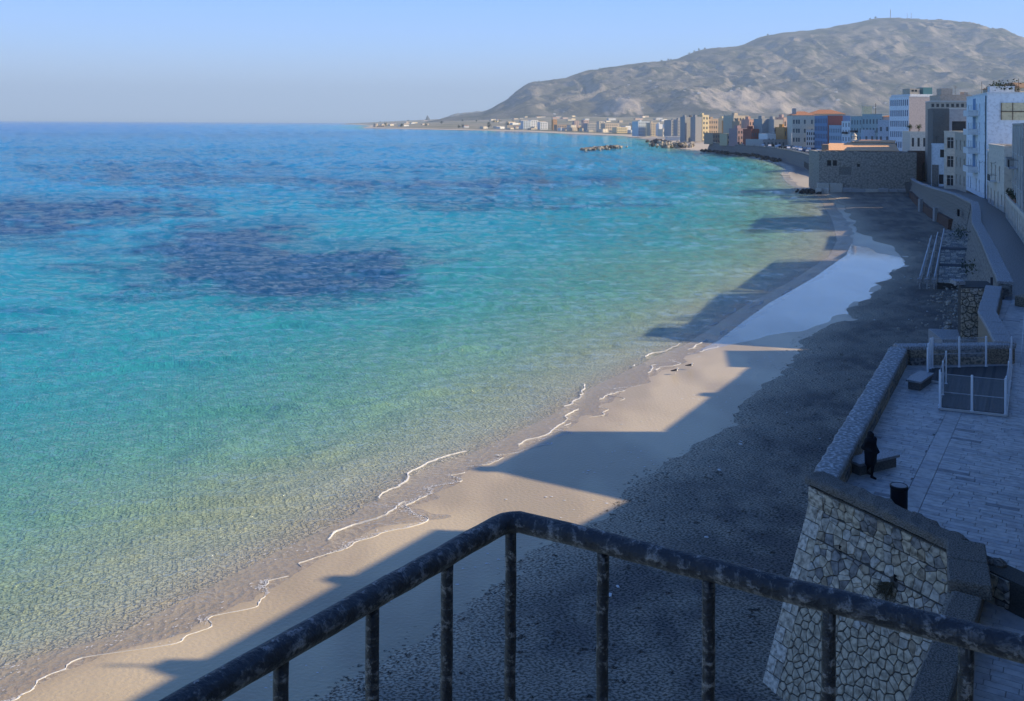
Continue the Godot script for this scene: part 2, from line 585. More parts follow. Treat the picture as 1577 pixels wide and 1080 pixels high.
	for i in 26:
		var a := Vector3(rng.randf_range(-1, 1), rng.randf_range(0.0, 0.35), rng.randf_range(-1, 1)) * 0.5
		var l := Vector3(rng.randf_range(-1, 1), rng.randf_range(-0.2, 0.4), rng.randf_range(-1, 1)).normalized() * 0.5
		tri(clump, a, a + l, a + Vector3(l.z, l.y + 0.1, -l.x) * 0.25)
	var mm := MultiMesh.new()
	mm.transform_format = MultiMesh.TRANSFORM_3D
	mm.mesh = done(clump)
	mm.instance_count = 2600
	for i in 2600:
		var d := 26.0 + 105.0 * pow(rng.randf(), 1.6)
		var e := look(WET, d) + band.get_noise_2d(d * 1.1, 3.0) * clampf(d / 45.0, 0.6, 1.3) * 1.0
		var near := rng.randf() < 0.75
		var x := e + (absf(rng.randfn(0.0, 1.3)) - 0.5 if near else rng.randf_range(0.0, maxf(1.0, look(WALL, d) - e - 1.5)))
		var in_ := maxf(0.0, x - e)
		var s := rng.randf_range(0.02, 0.09) if near else rng.randf_range(0.04, 0.16)
		var y := 0.17 + 0.05 * minf(in_, 2.0) + 0.022 * minf(in_, 14.0) + 0.012 * maxf(in_ - 14.0, 0.0) + lump.get_noise_2d(x, d) * 0.10 * clampf(in_ * 0.5, 0.0, 1.0) + lump.get_noise_2d(x * 0.25, d * 0.25) * 0.15 * clampf(in_ * 0.25, 0.0, 1.0)
		mm.set_instance_transform(i, Transform3D(Basis(Vector3.UP, rng.randf() * TAU).scaled(Vector3(s * rng.randf_range(0.8, 2.2), s * 0.8, s)), Vector3(x, y + 0.01, -d)))
	var wd_ := MultiMeshInstance3D.new()
	wd_.multimesh = mm
	wd_.material_override = mat("torn weed", lin(0.045, 0.038, 0.03), 0.95)
	wd_.name = "seaweed"
	add_child(wd_)
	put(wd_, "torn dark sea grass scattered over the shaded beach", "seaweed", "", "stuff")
	var lt := new_st()
	for i in 34:
		var d := rng.randf_range(34.0, 120.0)
		var e := look(WET, d)
		var x := rng.randf_range(e + 1.0, look(WALL, d) - 1.5)
		var in_ := x - e
		var y := 0.27 + 0.022 * minf(in_, 14.0) + 0.012 * maxf(in_ - 14.0, 0.0) + 0.06
		add_box(lt, Vector3(-0.5, -0.1, -0.25), Vector3(0.5, 0.1, 0.25), Transform3D(Basis(Vector3.UP, rng.randf() * TAU).scaled(Vector3.ONE * rng.randf_range(0.08, 0.26)), Vector3(x, y, -d)))
	put(part("litter", done(lt), mat("pale litter", lin(0.55, 0.55, 0.53), 0.8), self), "small pale scraps of litter and driftwood on the dark beach", "litter", "", "stuff")
	# strip of beach beyond the fort, under the sea wall
	v = PackedVector3Array()
	cols = PackedColorArray()
	w = 14
	rows = PackedFloat32Array()
	for i in 90:
		rows.append(258.0 + i * 4.75)
	var toe := [[258.0, 104.0], [290.0, 110.0], [330.0, 114.0], [377.0, 122.0], [427.0, 131.0], [479.0, 138.0], [536.0, 143.0], [580.0, 140.0], [700.0, 150.0]]
	for d in rows:
		var a := look(SHORE, d) - 3.0
		var z := look(toe, d)
		for c in w:
			var x := lerpf(a, z, c / float(w - 1))
			var in_ := maxf(0.0, x - a - 3.0)
			v.append(Vector3(x, minf(-0.10 + 0.05 * (x - a) , 1.2) + jag.get_noise_2d(x, d) * 0.1, -d))
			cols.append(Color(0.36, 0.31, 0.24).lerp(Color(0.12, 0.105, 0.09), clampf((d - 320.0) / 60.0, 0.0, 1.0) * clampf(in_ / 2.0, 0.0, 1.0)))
	var m2 := StandardMaterial3D.new()
	m2.resource_name = "cove sand"
	m2.vertex_color_use_as_albedo = true
	m2.roughness = 0.9
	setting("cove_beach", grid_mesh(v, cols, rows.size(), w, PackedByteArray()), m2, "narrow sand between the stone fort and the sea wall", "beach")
	# foam: lace at the water's edge and broken lines behind it
	var white := mat("foam", lin(0.56, 0.57, 0.58), 0.9)
	var foam_noise := noise(60, 0.16, FastNoiseLite.TYPE_SIMPLEX, 3)
	for line in 3:
		var st := new_st()
		var d := 22.0
		var nf := noise(60 + line, 0.16, FastNoiseLite.TYPE_SIMPLEX, 3)
		var nb := noise(70 + line, 0.11, FastNoiseLite.TYPE_SIMPLEX, 2)
		var prev := Vector3.ZERO
		var pw := 0.0
		var have := false
		while d < 128.0:
			var off: float = [0.7, -0.7, -2.4][line]
			var scal := absf(nf.get_noise_1d(d)) * 2.6 - 0.8 if line == 0 else nf.get_noise_1d(d) * 0.9
			var x := look(SHORE, d) + off + scal * 1.1 + nf.get_noise_1d(d * 9.0) * 0.09
			var on := (line == 0 and nb.get_noise_1d(d * 2.0) > -0.18) or line > 0 and nb.get_noise_1d(d) > (0.18 if line == 1 else 0.27)
			var wd := 0.002 + 0.07 * pow(absf(nf.get_noise_1d(d * 23.0 + 50.0)), 1.8) + (0.0 if line == 0 else 0.03 * maxf(0.0, nb.get_noise_1d(d)))
			if line == 0 and d > 96.0:
				wd *= 0.5
			wd *= 0.75 + d / 160.0
			var pos := Vector3(x, 0.046 if off + scal * 1.1 < 0.3 else 0.02 + 0.02 * (off + scal * 1.1) + 0.02, -d)
			if on and have:
				quad(st, prev + Vector3(-pw, 0, 0), pos + Vector3(-wd, 0, 0), pos + Vector3(wd, 0, 0), prev + Vector3(pw, 0, 0))
				quad(st, prev + Vector3(pw, 0, 0), pos + Vector3(wd, 0, 0), pos + Vector3(wd + 0.02, -0.06, 0), prev + Vector3(pw + 0.02, -0.06, 0))
			have = on
			prev = pos
			pw = wd
			d += 0.07 + d * 0.0006
		var o := part("foam", done(st), white, self)
		put(o, ["thin scalloped white foam edge where the water meets the sand", "broken white foam line just behind the water's edge", "outer broken foam crest on the shallow water"][line], "foam", "", "stuff")
	# flecks of foam left on the wet sand
	var st := new_st()
	for i in 420:
		var d := rng.randf_range(28.0, 78.0)
		var wx := look(WET, d)
		var sx := look(SHORE, d)
		var x := lerpf(sx + 3.0, wx, pow(rng.randf(), 0.5))
		if band.get_noise_2d(x * 4.0, d * 4.0) < 0.02:
			continue
		var r := rng.randf_range(0.02, 0.09)
		var y := 0.02 + 0.02 * minf(x - sx, 9.0) + 0.02
		var c := Vector3(x, y, -d)
		var prev := c + Vector3(r, 0, 0)
		for k in range(1, 8):
			var q := c + Vector3(cos(TAU * k / 7.0), 0, sin(TAU * k / 7.0) * 0.7) * (r if k == 7 else r * rng.randf_range(0.4, 1.2))
			tri(st, c + Vector3(0, 0.012, 0), q, prev)
			prev = q
	for i in 7000:
		var d := 24.0 + 66.0 * pow(rng.randf(), 1.4)
		var nf0 := absf(foam_noise.get_noise_1d(d)) * 2.6 - 0.8
		var out := -absf(rng.randfn(0.0, 0.22)) if rng.randf() < 0.8 else rng.randf_range(-3.4, -0.4)
		if foam_noise.get_noise_2d(d * 1.3, out * 2.0) < -0.05:
			continue
		var x := look(SHORE, d) + 0.7 + nf0 * 1.1 + out
		var r := rng.randf_range(0.006, 0.026)
		var c := Vector3(x, 0.058, -d)
		var along := Vector3(0.5, 0, -1.0) * r * rng.randf_range(1.0, 3.5)
		var side := Vector3(r, 0, r * 0.4)
		quad(st, c - along - side * 0.3, c - side, c + along + side * 0.4, c + side)
	put(part("foam_flecks", done(st), white, self), "small white foam flecks along the water's edge and on the wet sand", "foam", "", "stuff")

# ridge line of the mountain: x, depth, height
const RIDGE := [[-520, 5950, 20], [-408, 6000, 52], [-286, 6057, 74], [-184, 6104, 88], [-130, 6129, 114], [-79, 6152, 144], [-29, 6175, 170], [27, 6200, 227], [74, 6220, 262], [112, 6238, 285], [178, 6266, 295], [266, 6304, 310], [355, 6342, 326], [422, 6370, 349], [490, 6399, 373], [605, 6446, 394], [768, 6513, 426], [910, 6570, 444], [1031, 6618, 457], [1153, 6665, 475], [1252, 6703, 515], [1352, 6741, 555], [1453, 6779, 568], [1581, 6826, 582], [1684, 6864, 600], [1788, 6902, 652], [1867, 6931, 674], [1974, 6969, 697], [2081, 7007, 711], [2244, 7064, 732], [2409, 7121, 759], [2549, 7168, 789], [2690, 7216, 820], [2816, 7258, 845], [2977, 7311, 847], [3149, 7358, 843], [3312, 7382, 837], [3399, 7395, 828], [3454, 7403, 789], [3531, 7414, 760], [3642, 7430, 731], [3752, 7446, 718], [3863, 7462, 704], [3975, 7478, 681], [4087, 7494, 652], [4426, 7542, 564], [5057, 7630, 416], [5940, 7750, 214], [7000, 7800, 60]]
var ridge_h := []
var ridge_d := []

func plain_height(x: float, d: float) -> float:
	var inland := x - look(SHORE, d)
	return clampf(inland * 0.05, -2.0, 2.6) + 0.004 * maxf(0.0, minf(inland, 600.0)) + 46.0 * smoothstep(1500.0, 4700.0, d) * clampf(inland / 900.0, 0.0, 1.0)

func mountain_height(x: float, d: float) -> float:
	var h := look(ridge_h, x)
	var rd := look(ridge_d, x)
	var foot := 4300.0 + 700.0 * smoothstep(1200.0, -300.0, x) + n_soft.get_noise_2d(x * 0.001, 5.0) * 300.0
	var t := (d - foot) / (rd - foot)
	var base := plain_height(x, minf(d, 4900.0))
	if t <= 0.0:
		return base - 8.0
	var k := 0.0
	if t < 1.0:
		k = lerpf(t, smoothstep(0.0, 1.0, t), 0.55)
		k = k * 0.8 + 0.2 * (smoothstep(0.12, 0.26, t) * 0.45 + smoothstep(0.55, 0.7, t) * 0.3 + 0.25 * t)
	else:
		k = 1.0 - (t - 1.0) * 0.9
	var rough := clampf(4.0 * t * (1.0 - t), 0.0, 1.0)
	var warp := n_soft.get_noise_2d(x * 0.0016, d * 0.0016) * 260.0
	var gully := n_ridge.get_noise_2d((x + warp) * 0.0020, (d + warp) * 0.0009)
	var fine := n_fine.get_noise_2d(x * 0.006, d * 0.0045)
	return maxf(base - 8.0, base * (1.0 - t) + h * k + rough * (gully * 30.0 + fine * 11.0 + n_ridge.get_noise_2d((x - warp) * 0.007, d * 0.004) * 6.0) * clampf(h / 330.0, 0.15, 1.1) + (fine * 7.0 if t >= 0.93 else 0.0) * 0.8)

func make_land() -> void:
	for r in RIDGE:
		ridge_h.append([float(r[0]), float(r[2])])
		ridge_d.append([float(r[0]), float(r[1])])
	# coastal plain
	var v := PackedVector3Array()
	var cols := PackedColorArray()
	var ds := PackedFloat32Array()
	var d := 640.0
	while d < 9300.0:
		ds.append(d)
		d *= 1.02
	var w := 80
	var patch := noise(81, 0.004, FastNoiseLite.TYPE_SIMPLEX, 4)
	for dd in ds:
		var a := look(SHORE, dd)
		var z := 0.8 * dd + 300.0
		for c in w:
			var t := c / float(w - 1)
			var x := a - 4.0 + (z - a) * t * t
			var inland := x - a
			v.append(Vector3(x, plain_height(x, dd) - (0.4 if c == 0 else 0.0), -dd))
			var g := clampf(0.5 + patch.get_noise_2d(x, dd), 0.0, 1.0)
			var col := Color(0.10, 0.105, 0.06).lerp(Color(0.24, 0.21, 0.15), g)
			var beachy := 1.0 - smoothstep(20.0, 60.0 if dd < 1400.0 else 34.0, inland)
			if dd < 1100.0:
				beachy = 1.0 - smoothstep(60.0, 110.0, inland)
			cols.append(col.lerp(Color(0.42, 0.36, 0.28), beachy))
	var m := StandardMaterial3D.new()
	m.resource_name = "plain"
	m.vertex_color_use_as_albedo = true
	m.roughness = 1.0
	setting("coastal_plain", grid_mesh(v, cols, ds.size(), w, PackedByteArray()), m, "low coastal plain with a pale beach round the bay", "land")
	# the mountain
	v = PackedVector3Array()
	cols = PackedColorArray()
	var rock := noise(82, 0.0045, FastNoiseLite.TYPE_SIMPLEX, 5)
	var scrub := noise(83, 0.0022, FastNoiseLite.TYPE_SIMPLEX, 4)
	var nx := 400
	var nd := 300
	for r in nd:
		var dd := 4050.0 + r * 15.0
		for c in nx:
			var x := -620.0 + c * 16.5
			v.append(Vector3(x, mountain_height(x, dd), -dd))
	for r in nd:
		for c in nx:
			var i := r * nx + c
			var here := v[i]
			var up_ := v[mini(r + 1, nd - 1) * nx + c]
			var side := v[r * nx + mini(c + 1, nx - 1)]
			var steep := Vector2((up_.y - here.y) / 15.0, (side.y - here.y) / 16.5).length()
			var k := clampf(0.45 + 0.75 * rock.get_noise_2d(here.x, here.z * 0.7 + here.y * 2.0), 0.0, 1.0)
			var col := Color(0.095, 0.095, 0.075).lerp(Color(0.205, 0.188, 0.158), k)
			col = col.lerp(Color(0.055, 0.066, 0.042), smoothstep(0.1, 0.5, scrub.get_noise_2d(here.x, here.z)) * 0.75)
			col = col.lerp(Color(0.36, 0.31, 0.255), smoothstep(0.6, 1.0, steep + 0.35 * rock.get_noise_2d(here.x * 4.0, here.z * 4.0)) * 0.65)
			# quarry scars low on the slope
			var q := 0.0
			for s in [[1150.0, 4760.0, 300.0, 330.0], [1330.0, 4720.0, 180.0, 260.0], [560.0, 4850.0, 120.0, 240.0], [1500.0, 4640.0, 160.0, 160.0], [1000.0, 4640.0, 60.0, 160.0]]:
				q = maxf(q, 1.0 - Vector2((here.x - s[0]) / s[2], (-here.z - s[1]) / s[3]).length())
			if q > 0.0:
				col = col.lerp(Color(0.43, 0.37, 0.30), smoothstep(0.05, 0.5, q + 0.9 * rock.get_noise_2d(here.x * 5.0, here.y * 2.0)) * 0.9)
			cols.append(col)
	m = StandardMaterial3D.new()
	m.resource_name = "mountain"
	m.vertex_color_use_as_albedo = true
	m.roughness = 1.0
	m.metallic_specular = 0.1
	m.uv1_triplanar = true
	m.uv1_world_triplanar = true
	m.uv1_scale = Vector3.ONE / 300.0
	m.albedo_texture = ntex(noise(84, 0.02, FastNoiseLite.TYPE_SIMPLEX, 6), [[0.2, grey(0.6)], [0.5, grey(0.88)], [0.75, grey(1.0)]], 1024)
	m.heightmap_enabled = true
	m.heightmap_texture = ntex(noise(85, 0.014, FastNoiseLite.TYPE_SIMPLEX, 6, FastNoiseLite.FRACTAL_RIDGED), [], 1024)
	m.heightmap_scale = 380.0
	setting("mountain", grid_mesh(v, cols, nd, nx, PackedByteArray()), m, "long bare mountain with quarry scars above the town", "mountain")
	# low hill behind its left foot, and the pinnacle on the shore
	v = PackedVector3Array()
	cols = PackedColorArray()
	for r in 50:
		for c in 90:
			var x := -1150.0 + c * 14.0
			var dd := 8000.0 + r * 22.0
			var pr := look([[-1150.0, 5.0], [-960.0, 10.0], [-800.0, 18.0], [-700.0, 30.0], [-620.0, 62.0], [-520.0, 96.0], [-330.0, 116.0], [-150.0, 128.0], [60.0, 135.0], [110.0, 135.0]], x)
			v.append(Vector3(x, pr * smoothstep(0.0, 1.0, r / 26.0) + n_fine.get_noise_2d(x * 0.012, dd * 0.012) * pr * 0.16, -dd))
			cols.append(Color(0.09, 0.09, 0.065).lerp(Color(0.2, 0.19, 0.15), clampf(0.5 + rock.get_noise_2d(x * 2.0, dd * 2.0), 0.0, 1.0)))
	var far_hill := StandardMaterial3D.new()
	far_hill.resource_name = "far hill"
	far_hill.vertex_color_use_as_albedo = true
	far_hill.roughness = 1.0
	setting("hill", grid_mesh(v, cols, 50, 90, PackedByteArray()), far_hill, "low long hill beyond the left foot of the mountain", "hill")
	var st := new_st()
	for k in 12:
		var a := TAU * k / 12.0
		var b := TAU * (k + 1) / 12.0
		var prof := [[40.0, -4.0], [26.0, 18.0], [15.0, 36.0], [9.0, 52.0], [3.0, 64.0], [0.0, 70.0]]
		for i in prof.size() - 1:
			var f := func(an: float, e: Array) -> Vector3:
				var q := fposmod(an, TAU)
				return Vector3(cos(q) * e[0] * (1.0 + 0.3 * sin(q * 3.0 + e[1] * 0.2)), e[1], sin(q) * e[0])
			quad(st, f.call(b, prof[i]), f.call(a, prof[i]), f.call(a, prof[i + 1]), f.call(b, prof[i + 1]))
	single("rock_pinnacle", "dark pointed rock pinnacle on the far shore left of the mountain", "rock", done(st), mat("pinnacle", lin(0.09, 0.088, 0.075), 1.0), p3(-709, 7900, 12))

# ---------------------------------------------------------------- masonry
var stone_mats := []
var lime: Material
var mortar: Material
var brown_stone: Material
var coping_mat: Material
var dark_coping: Material

func make_stone_mats() -> void:
	var grain := ntex(noise(101, 0.02, FastNoiseLite.TYPE_SIMPLEX, 5), [[0.2, grey(0.55)], [0.5, grey(0.85)], [0.75, grey(1.0)]], 512)
	var pit := ntex(noise(102, 0.03, FastNoiseLite.TYPE_SIMPLEX, 5), [], 512)
	var stain := ntex(noise(103, 0.012, FastNoiseLite.TYPE_SIMPLEX, 6), [[0.2, grey(0.28)], [0.42, grey(0.6)], [0.6, grey(0.95)], [0.8, grey(1.0)]], 1024)
	tex["stain"] = stain
	var tones := [lin(0.54, 0.46, 0.335), lin(0.45, 0.40, 0.32), lin(0.60, 0.52, 0.40), lin(0.30, 0.285, 0.26), lin(0.41, 0.33, 0.23), lin(0.26, 0.24, 0.215), lin(0.52, 0.475, 0.395)]
	for i in tones.size():
		stone_mats.append(mat("field stone %d" % i, tones[i], 0.9, stain, 3.1, pit, 1.6))
	tex["grain"] = grain
	tex["pit"] = pit
	lime = mat("quoin limestone", lin(0.64, 0.58, 0.48), 0.9, stain, 2.2, pit, 1.2)
	mortar = mat("mortar", lin(0.085, 0.078, 0.066), 1.0, grain, 0.7)
	brown_stone = mat("brown wall stone", lin(0.34, 0.275, 0.195), 0.9, stain, 1.7, pit, 2.0)
	coping_mat = mat("weathered pale coping", lin(0.44, 0.43, 0.41), 0.85, stain, 1.3, pit, 3.0)
	dark_coping = mat("weathered dark coping", lin(0.22, 0.195, 0.16), 0.95, stain, 0.9, pit, 3.0)

# stones of a crazy-paved face: cells between scattered seeds; returns polygons in the face's own (s, t)
func cells(s0: float, s1: float, t0: float, t1: float, step: float, jitter: float) -> Array:
	var seeds := []
	var ns := int((s1 - s0) / step)
	var nt := int((t1 - t0) / step)
	for i in range(-1, ns + 1):
		for j in range(-1, nt + 1):
			seeds.append(Vector2(s0 + (i + 0.5 + 0.25 * (j & 1)) * step, t0 + (j + 0.5) * step) + Vector2(rng.randf_range(-jitter, jitter), rng.randf_range(-jitter, jitter)) * step)
	var out := []
	for p in seeds:
		var poly := [Vector2(s0, t0), Vector2(s1, t0), Vector2(s1, t1), Vector2(s0, t1)]
		for q in seeds:
			if p == q or p.distance_to(q) > step * 2.6:
				continue
			var mid: Vector2 = (p + q) * 0.5
			var n: Vector2 = (q - p).normalized()
			var next := []
			for k in poly.size():
				var a: Vector2 = poly[k]
				var b: Vector2 = poly[(k + 1) % poly.size()]
				var da := (a - mid).dot(n)
				var db := (b - mid).dot(n)
				if da <= 0.0:
					next.append(a)
				if (da < 0.0) != (db < 0.0):
					next.append(a.lerp(b, da / (da - db)))
			poly = next
			if poly.size() < 3:
				break
		if poly.size() >= 3:
			var area := 0.0
			for k in poly.size():
				area += (poly[k] as Vector2).cross(poly[(k + 1) % poly.size()])
			if absf(area) * 0.5 > step * step * 0.12:
				out.append(poly)
	return out

# a stone on a face: polygon (s, t) shrunk by gap, raised by h, its upper edge drawn in
func stone_mesh(poly: Array, frame: Callable, gap: float, h: float, st_in: SurfaceTool = null) -> ArrayMesh:
	var st := st_in if st_in else new_st()
	var c := Vector2.ZERO
	for q in poly:
		c += q
	c /= poly.size()
	var lowr := []
	var upr := []
	var tilt := Vector2(rng.randf_range(-0.03, 0.03), rng.randf_range(-0.03, 0.03))
	for q in poly:
		var r: float = maxf((q as Vector2).distance_to(c), 0.02)
		var a: Vector2 = c + (q - c) * maxf(0.3, 1.0 - gap / r)
		var b: Vector2 = c + (q - c) * maxf(0.25, 1.0 - (gap + 0.018) / r)
		lowr.append(frame.call(a.x, a.y, -0.02))
		upr.append(frame.call(b.x, b.y, h + tilt.dot(b - c)))
	var top: Vector3 = frame.call(c.x, c.y, h + 0.008)
	var n: int = poly.size()
	for k in n:
		var j := (k + 1) % n
		quad(st, lowr[k], lowr[j], upr[j], upr[k])
		tri(st, top, upr[k], upr[j])
	return null if st_in else done(st)

# blocks in courses on an upright face from a to b (x, d), bottom y0, with outward side to the right of a -> b seen from above when out = 1
func courses(called: String, parent: Node3D, a: Vector2, b: Vector2, y0: float, heights: Array, long: float, thick: float, pool: Array) -> void:
	var L := a.distance_to(b)
	var dir := (b - a) / L
	var y := y0
	var turn := atan2(dir.y, dir.x)
	for i in heights.size():
		var s := -rng.randf() * long * 0.6
		while s < L:
			var w := long * rng.randf_range(0.7, 1.3)
			var s0 := maxf(s, 0.0)
			var s1 := minf(s + w, L)
			if s1 - s0 > 0.12:
				var m := chamfered(Vector3(s1 - s0 - 0.02, heights[i] - 0.02, thick), 0.018, 0.006)
				var mid := a + dir * (s0 + s1) * 0.5
				part(called, m, pool[rng.randi() % pool.size()], parent, Transform3D(Basis(Vector3.UP, turn), p3(mid.x, mid.y, y + heights[i] * 0.5)))
			s += w
		y += heights[i]

# coping stones along a line (x, d, top height)
func coping(parent: Node3D, pts: Array, width: float, thick: float, long: float, m: Material, rough: float, shift: float = 0.0) -> void:
	for i in pts.size() - 1:
		var a := p3(pts[i][0], pts[i][1], pts[i][2])
		var b := p3(pts[i + 1][0], pts[i + 1][1], pts[i + 1][2])
		var L := a.distance_to(b)
		var n := maxi(1, int(round(L / long)))
		var x := (b - a).normalized()
		var z := x.cross(Vector3.UP).normalized()
		var y := z.cross(x)
		for k in n:
			var c := a.lerp(b, (k + 0.5) / n)
			var mesh := chamfered(Vector3(L / n - 0.02 + (0.06 if k == n - 1 else 0.0), thick + rng.randf_range(-rough, rough), width + rng.randf_range(-rough, rough) * 2.0), minf(0.04, thick * 0.3), rough * 0.5)
			part("coping_stone", mesh, m, parent, Transform3D(Basis(x, y, z), c - y * thick * 0.5 + z * shift))

# worn coping in one piece: a strip whose section is uneven along its length
func worn_coping(pts: Array, width: float, thick: float, amp: float, step: float = 0.09) -> ArrayMesh:
	var st := SurfaceTool.new()
	st.begin(Mesh.PRIMITIVE_TRIANGLES)
	st.set_smooth_group(0)
	var rows := []
	var a0 := 0.0
	for i in pts.size() - 1:
		var a := p3(pts[i][0], pts[i][1], pts[i][2])
		var b := p3(pts[i + 1][0], pts[i + 1][1], pts[i + 1][2])
		var L := a.distance_to(b)
		var z := (b - a).normalized().cross(Vector3.UP).normalized()
		var n := int(L / step)
		for k in n + (1 if i == pts.size() - 2 else 0):
			var c := a.lerp(b, k / float(n))
			var row := []
			var w := width * 0.5
			for q in [[-w, -thick], [-w * 1.02, -thick * 0.55], [-w, -thick * 0.2], [-w * 0.86, -0.01], [-w * 0.55, 0.0], [-w * 0.2, 0.01], [w * 0.2, 0.01], [w * 0.55, 0.0], [w * 0.86, -0.01], [w, -thick * 0.2], [w * 1.02, -thick * 0.55], [w, -thick]]:
				var p: Vector3 = c + z * q[0] + Vector3(0, q[1], 0)
				var s := n_fine.get_noise_3d(p.x * 1.3, p.y * 1.3 + a0, p.z * 1.3) * amp * 1.6 + n_fine.get_noise_3d(p.x * 0.8, p.y * 0.8, p.z * 0.8 + 30.0) * amp * 1.4
				row.append(p + z * s * (1.0 if q[0] > 0 else -1.0) * (1.0 if absf(q[0]) > w * 0.7 else 0.2) + Vector3(0, s * 0.8, 0))
			rows.append(row)
	for i in rows.size() - 1:
		for k in 11:
			quad(st, rows[i][k], rows[i + 1][k], rows[i + 1][k + 1], rows[i][k + 1])
	for k in range(1, 11):
		tri(st, rows[0][0], rows[0][k], rows[0][k + 1])
		tri(st, rows[-1][0], rows[-1][k + 1], rows[-1][k])
	return done(st)

# body of a wall: pts (x, d, top), thickness to the right of travel (landward), foot pushed out by batter to the left (seaward)
func wall_body(pts: Array, thick: float, batter: float, foot: float, y_break: float) -> ArrayMesh:
	var st := new_st()
	var rows := []
	for i in pts.size():
		var p := Vector2(pts[i][0], pts[i][1])
		var d := Vector2.ZERO
		if i > 0:
			d += (p - Vector2(pts[i - 1][0], pts[i - 1][1])).normalized()
		if i < pts.size() - 1:
			d += (Vector2(pts[i + 1][0], pts[i + 1][1]) - p).normalized()
		d = d.normalized()
		var n := Vector2(-d.y, d.x)   # to the left of travel
		var t: float = pts[i][2]
		var q := p + n * batter
		var r := p - n * thick
		rows.append([p3(q.x, q.y, foot), p3(p.x, p.y, minf(y_break, t - 0.3)), p3(p.x, p.y, t), p3(r.x, r.y, t), p3(r.x, r.y, foot)])
	for i in rows.size() - 1:
		for k in 4:
			quad(st, rows[i][k], rows[i][k + 1], rows[i + 1][k + 1], rows[i + 1][k])
	for e in [[rows[0], 1], [rows[-1], -1]]:
		var f: Array = e[0]
		for k in range(1, 4):
			if e[1] == 1:
				tri(st, f[0], f[k + 1], f[k])
			else:
				tri(st, f[0], f[k], f[k + 1])
	return done(st)

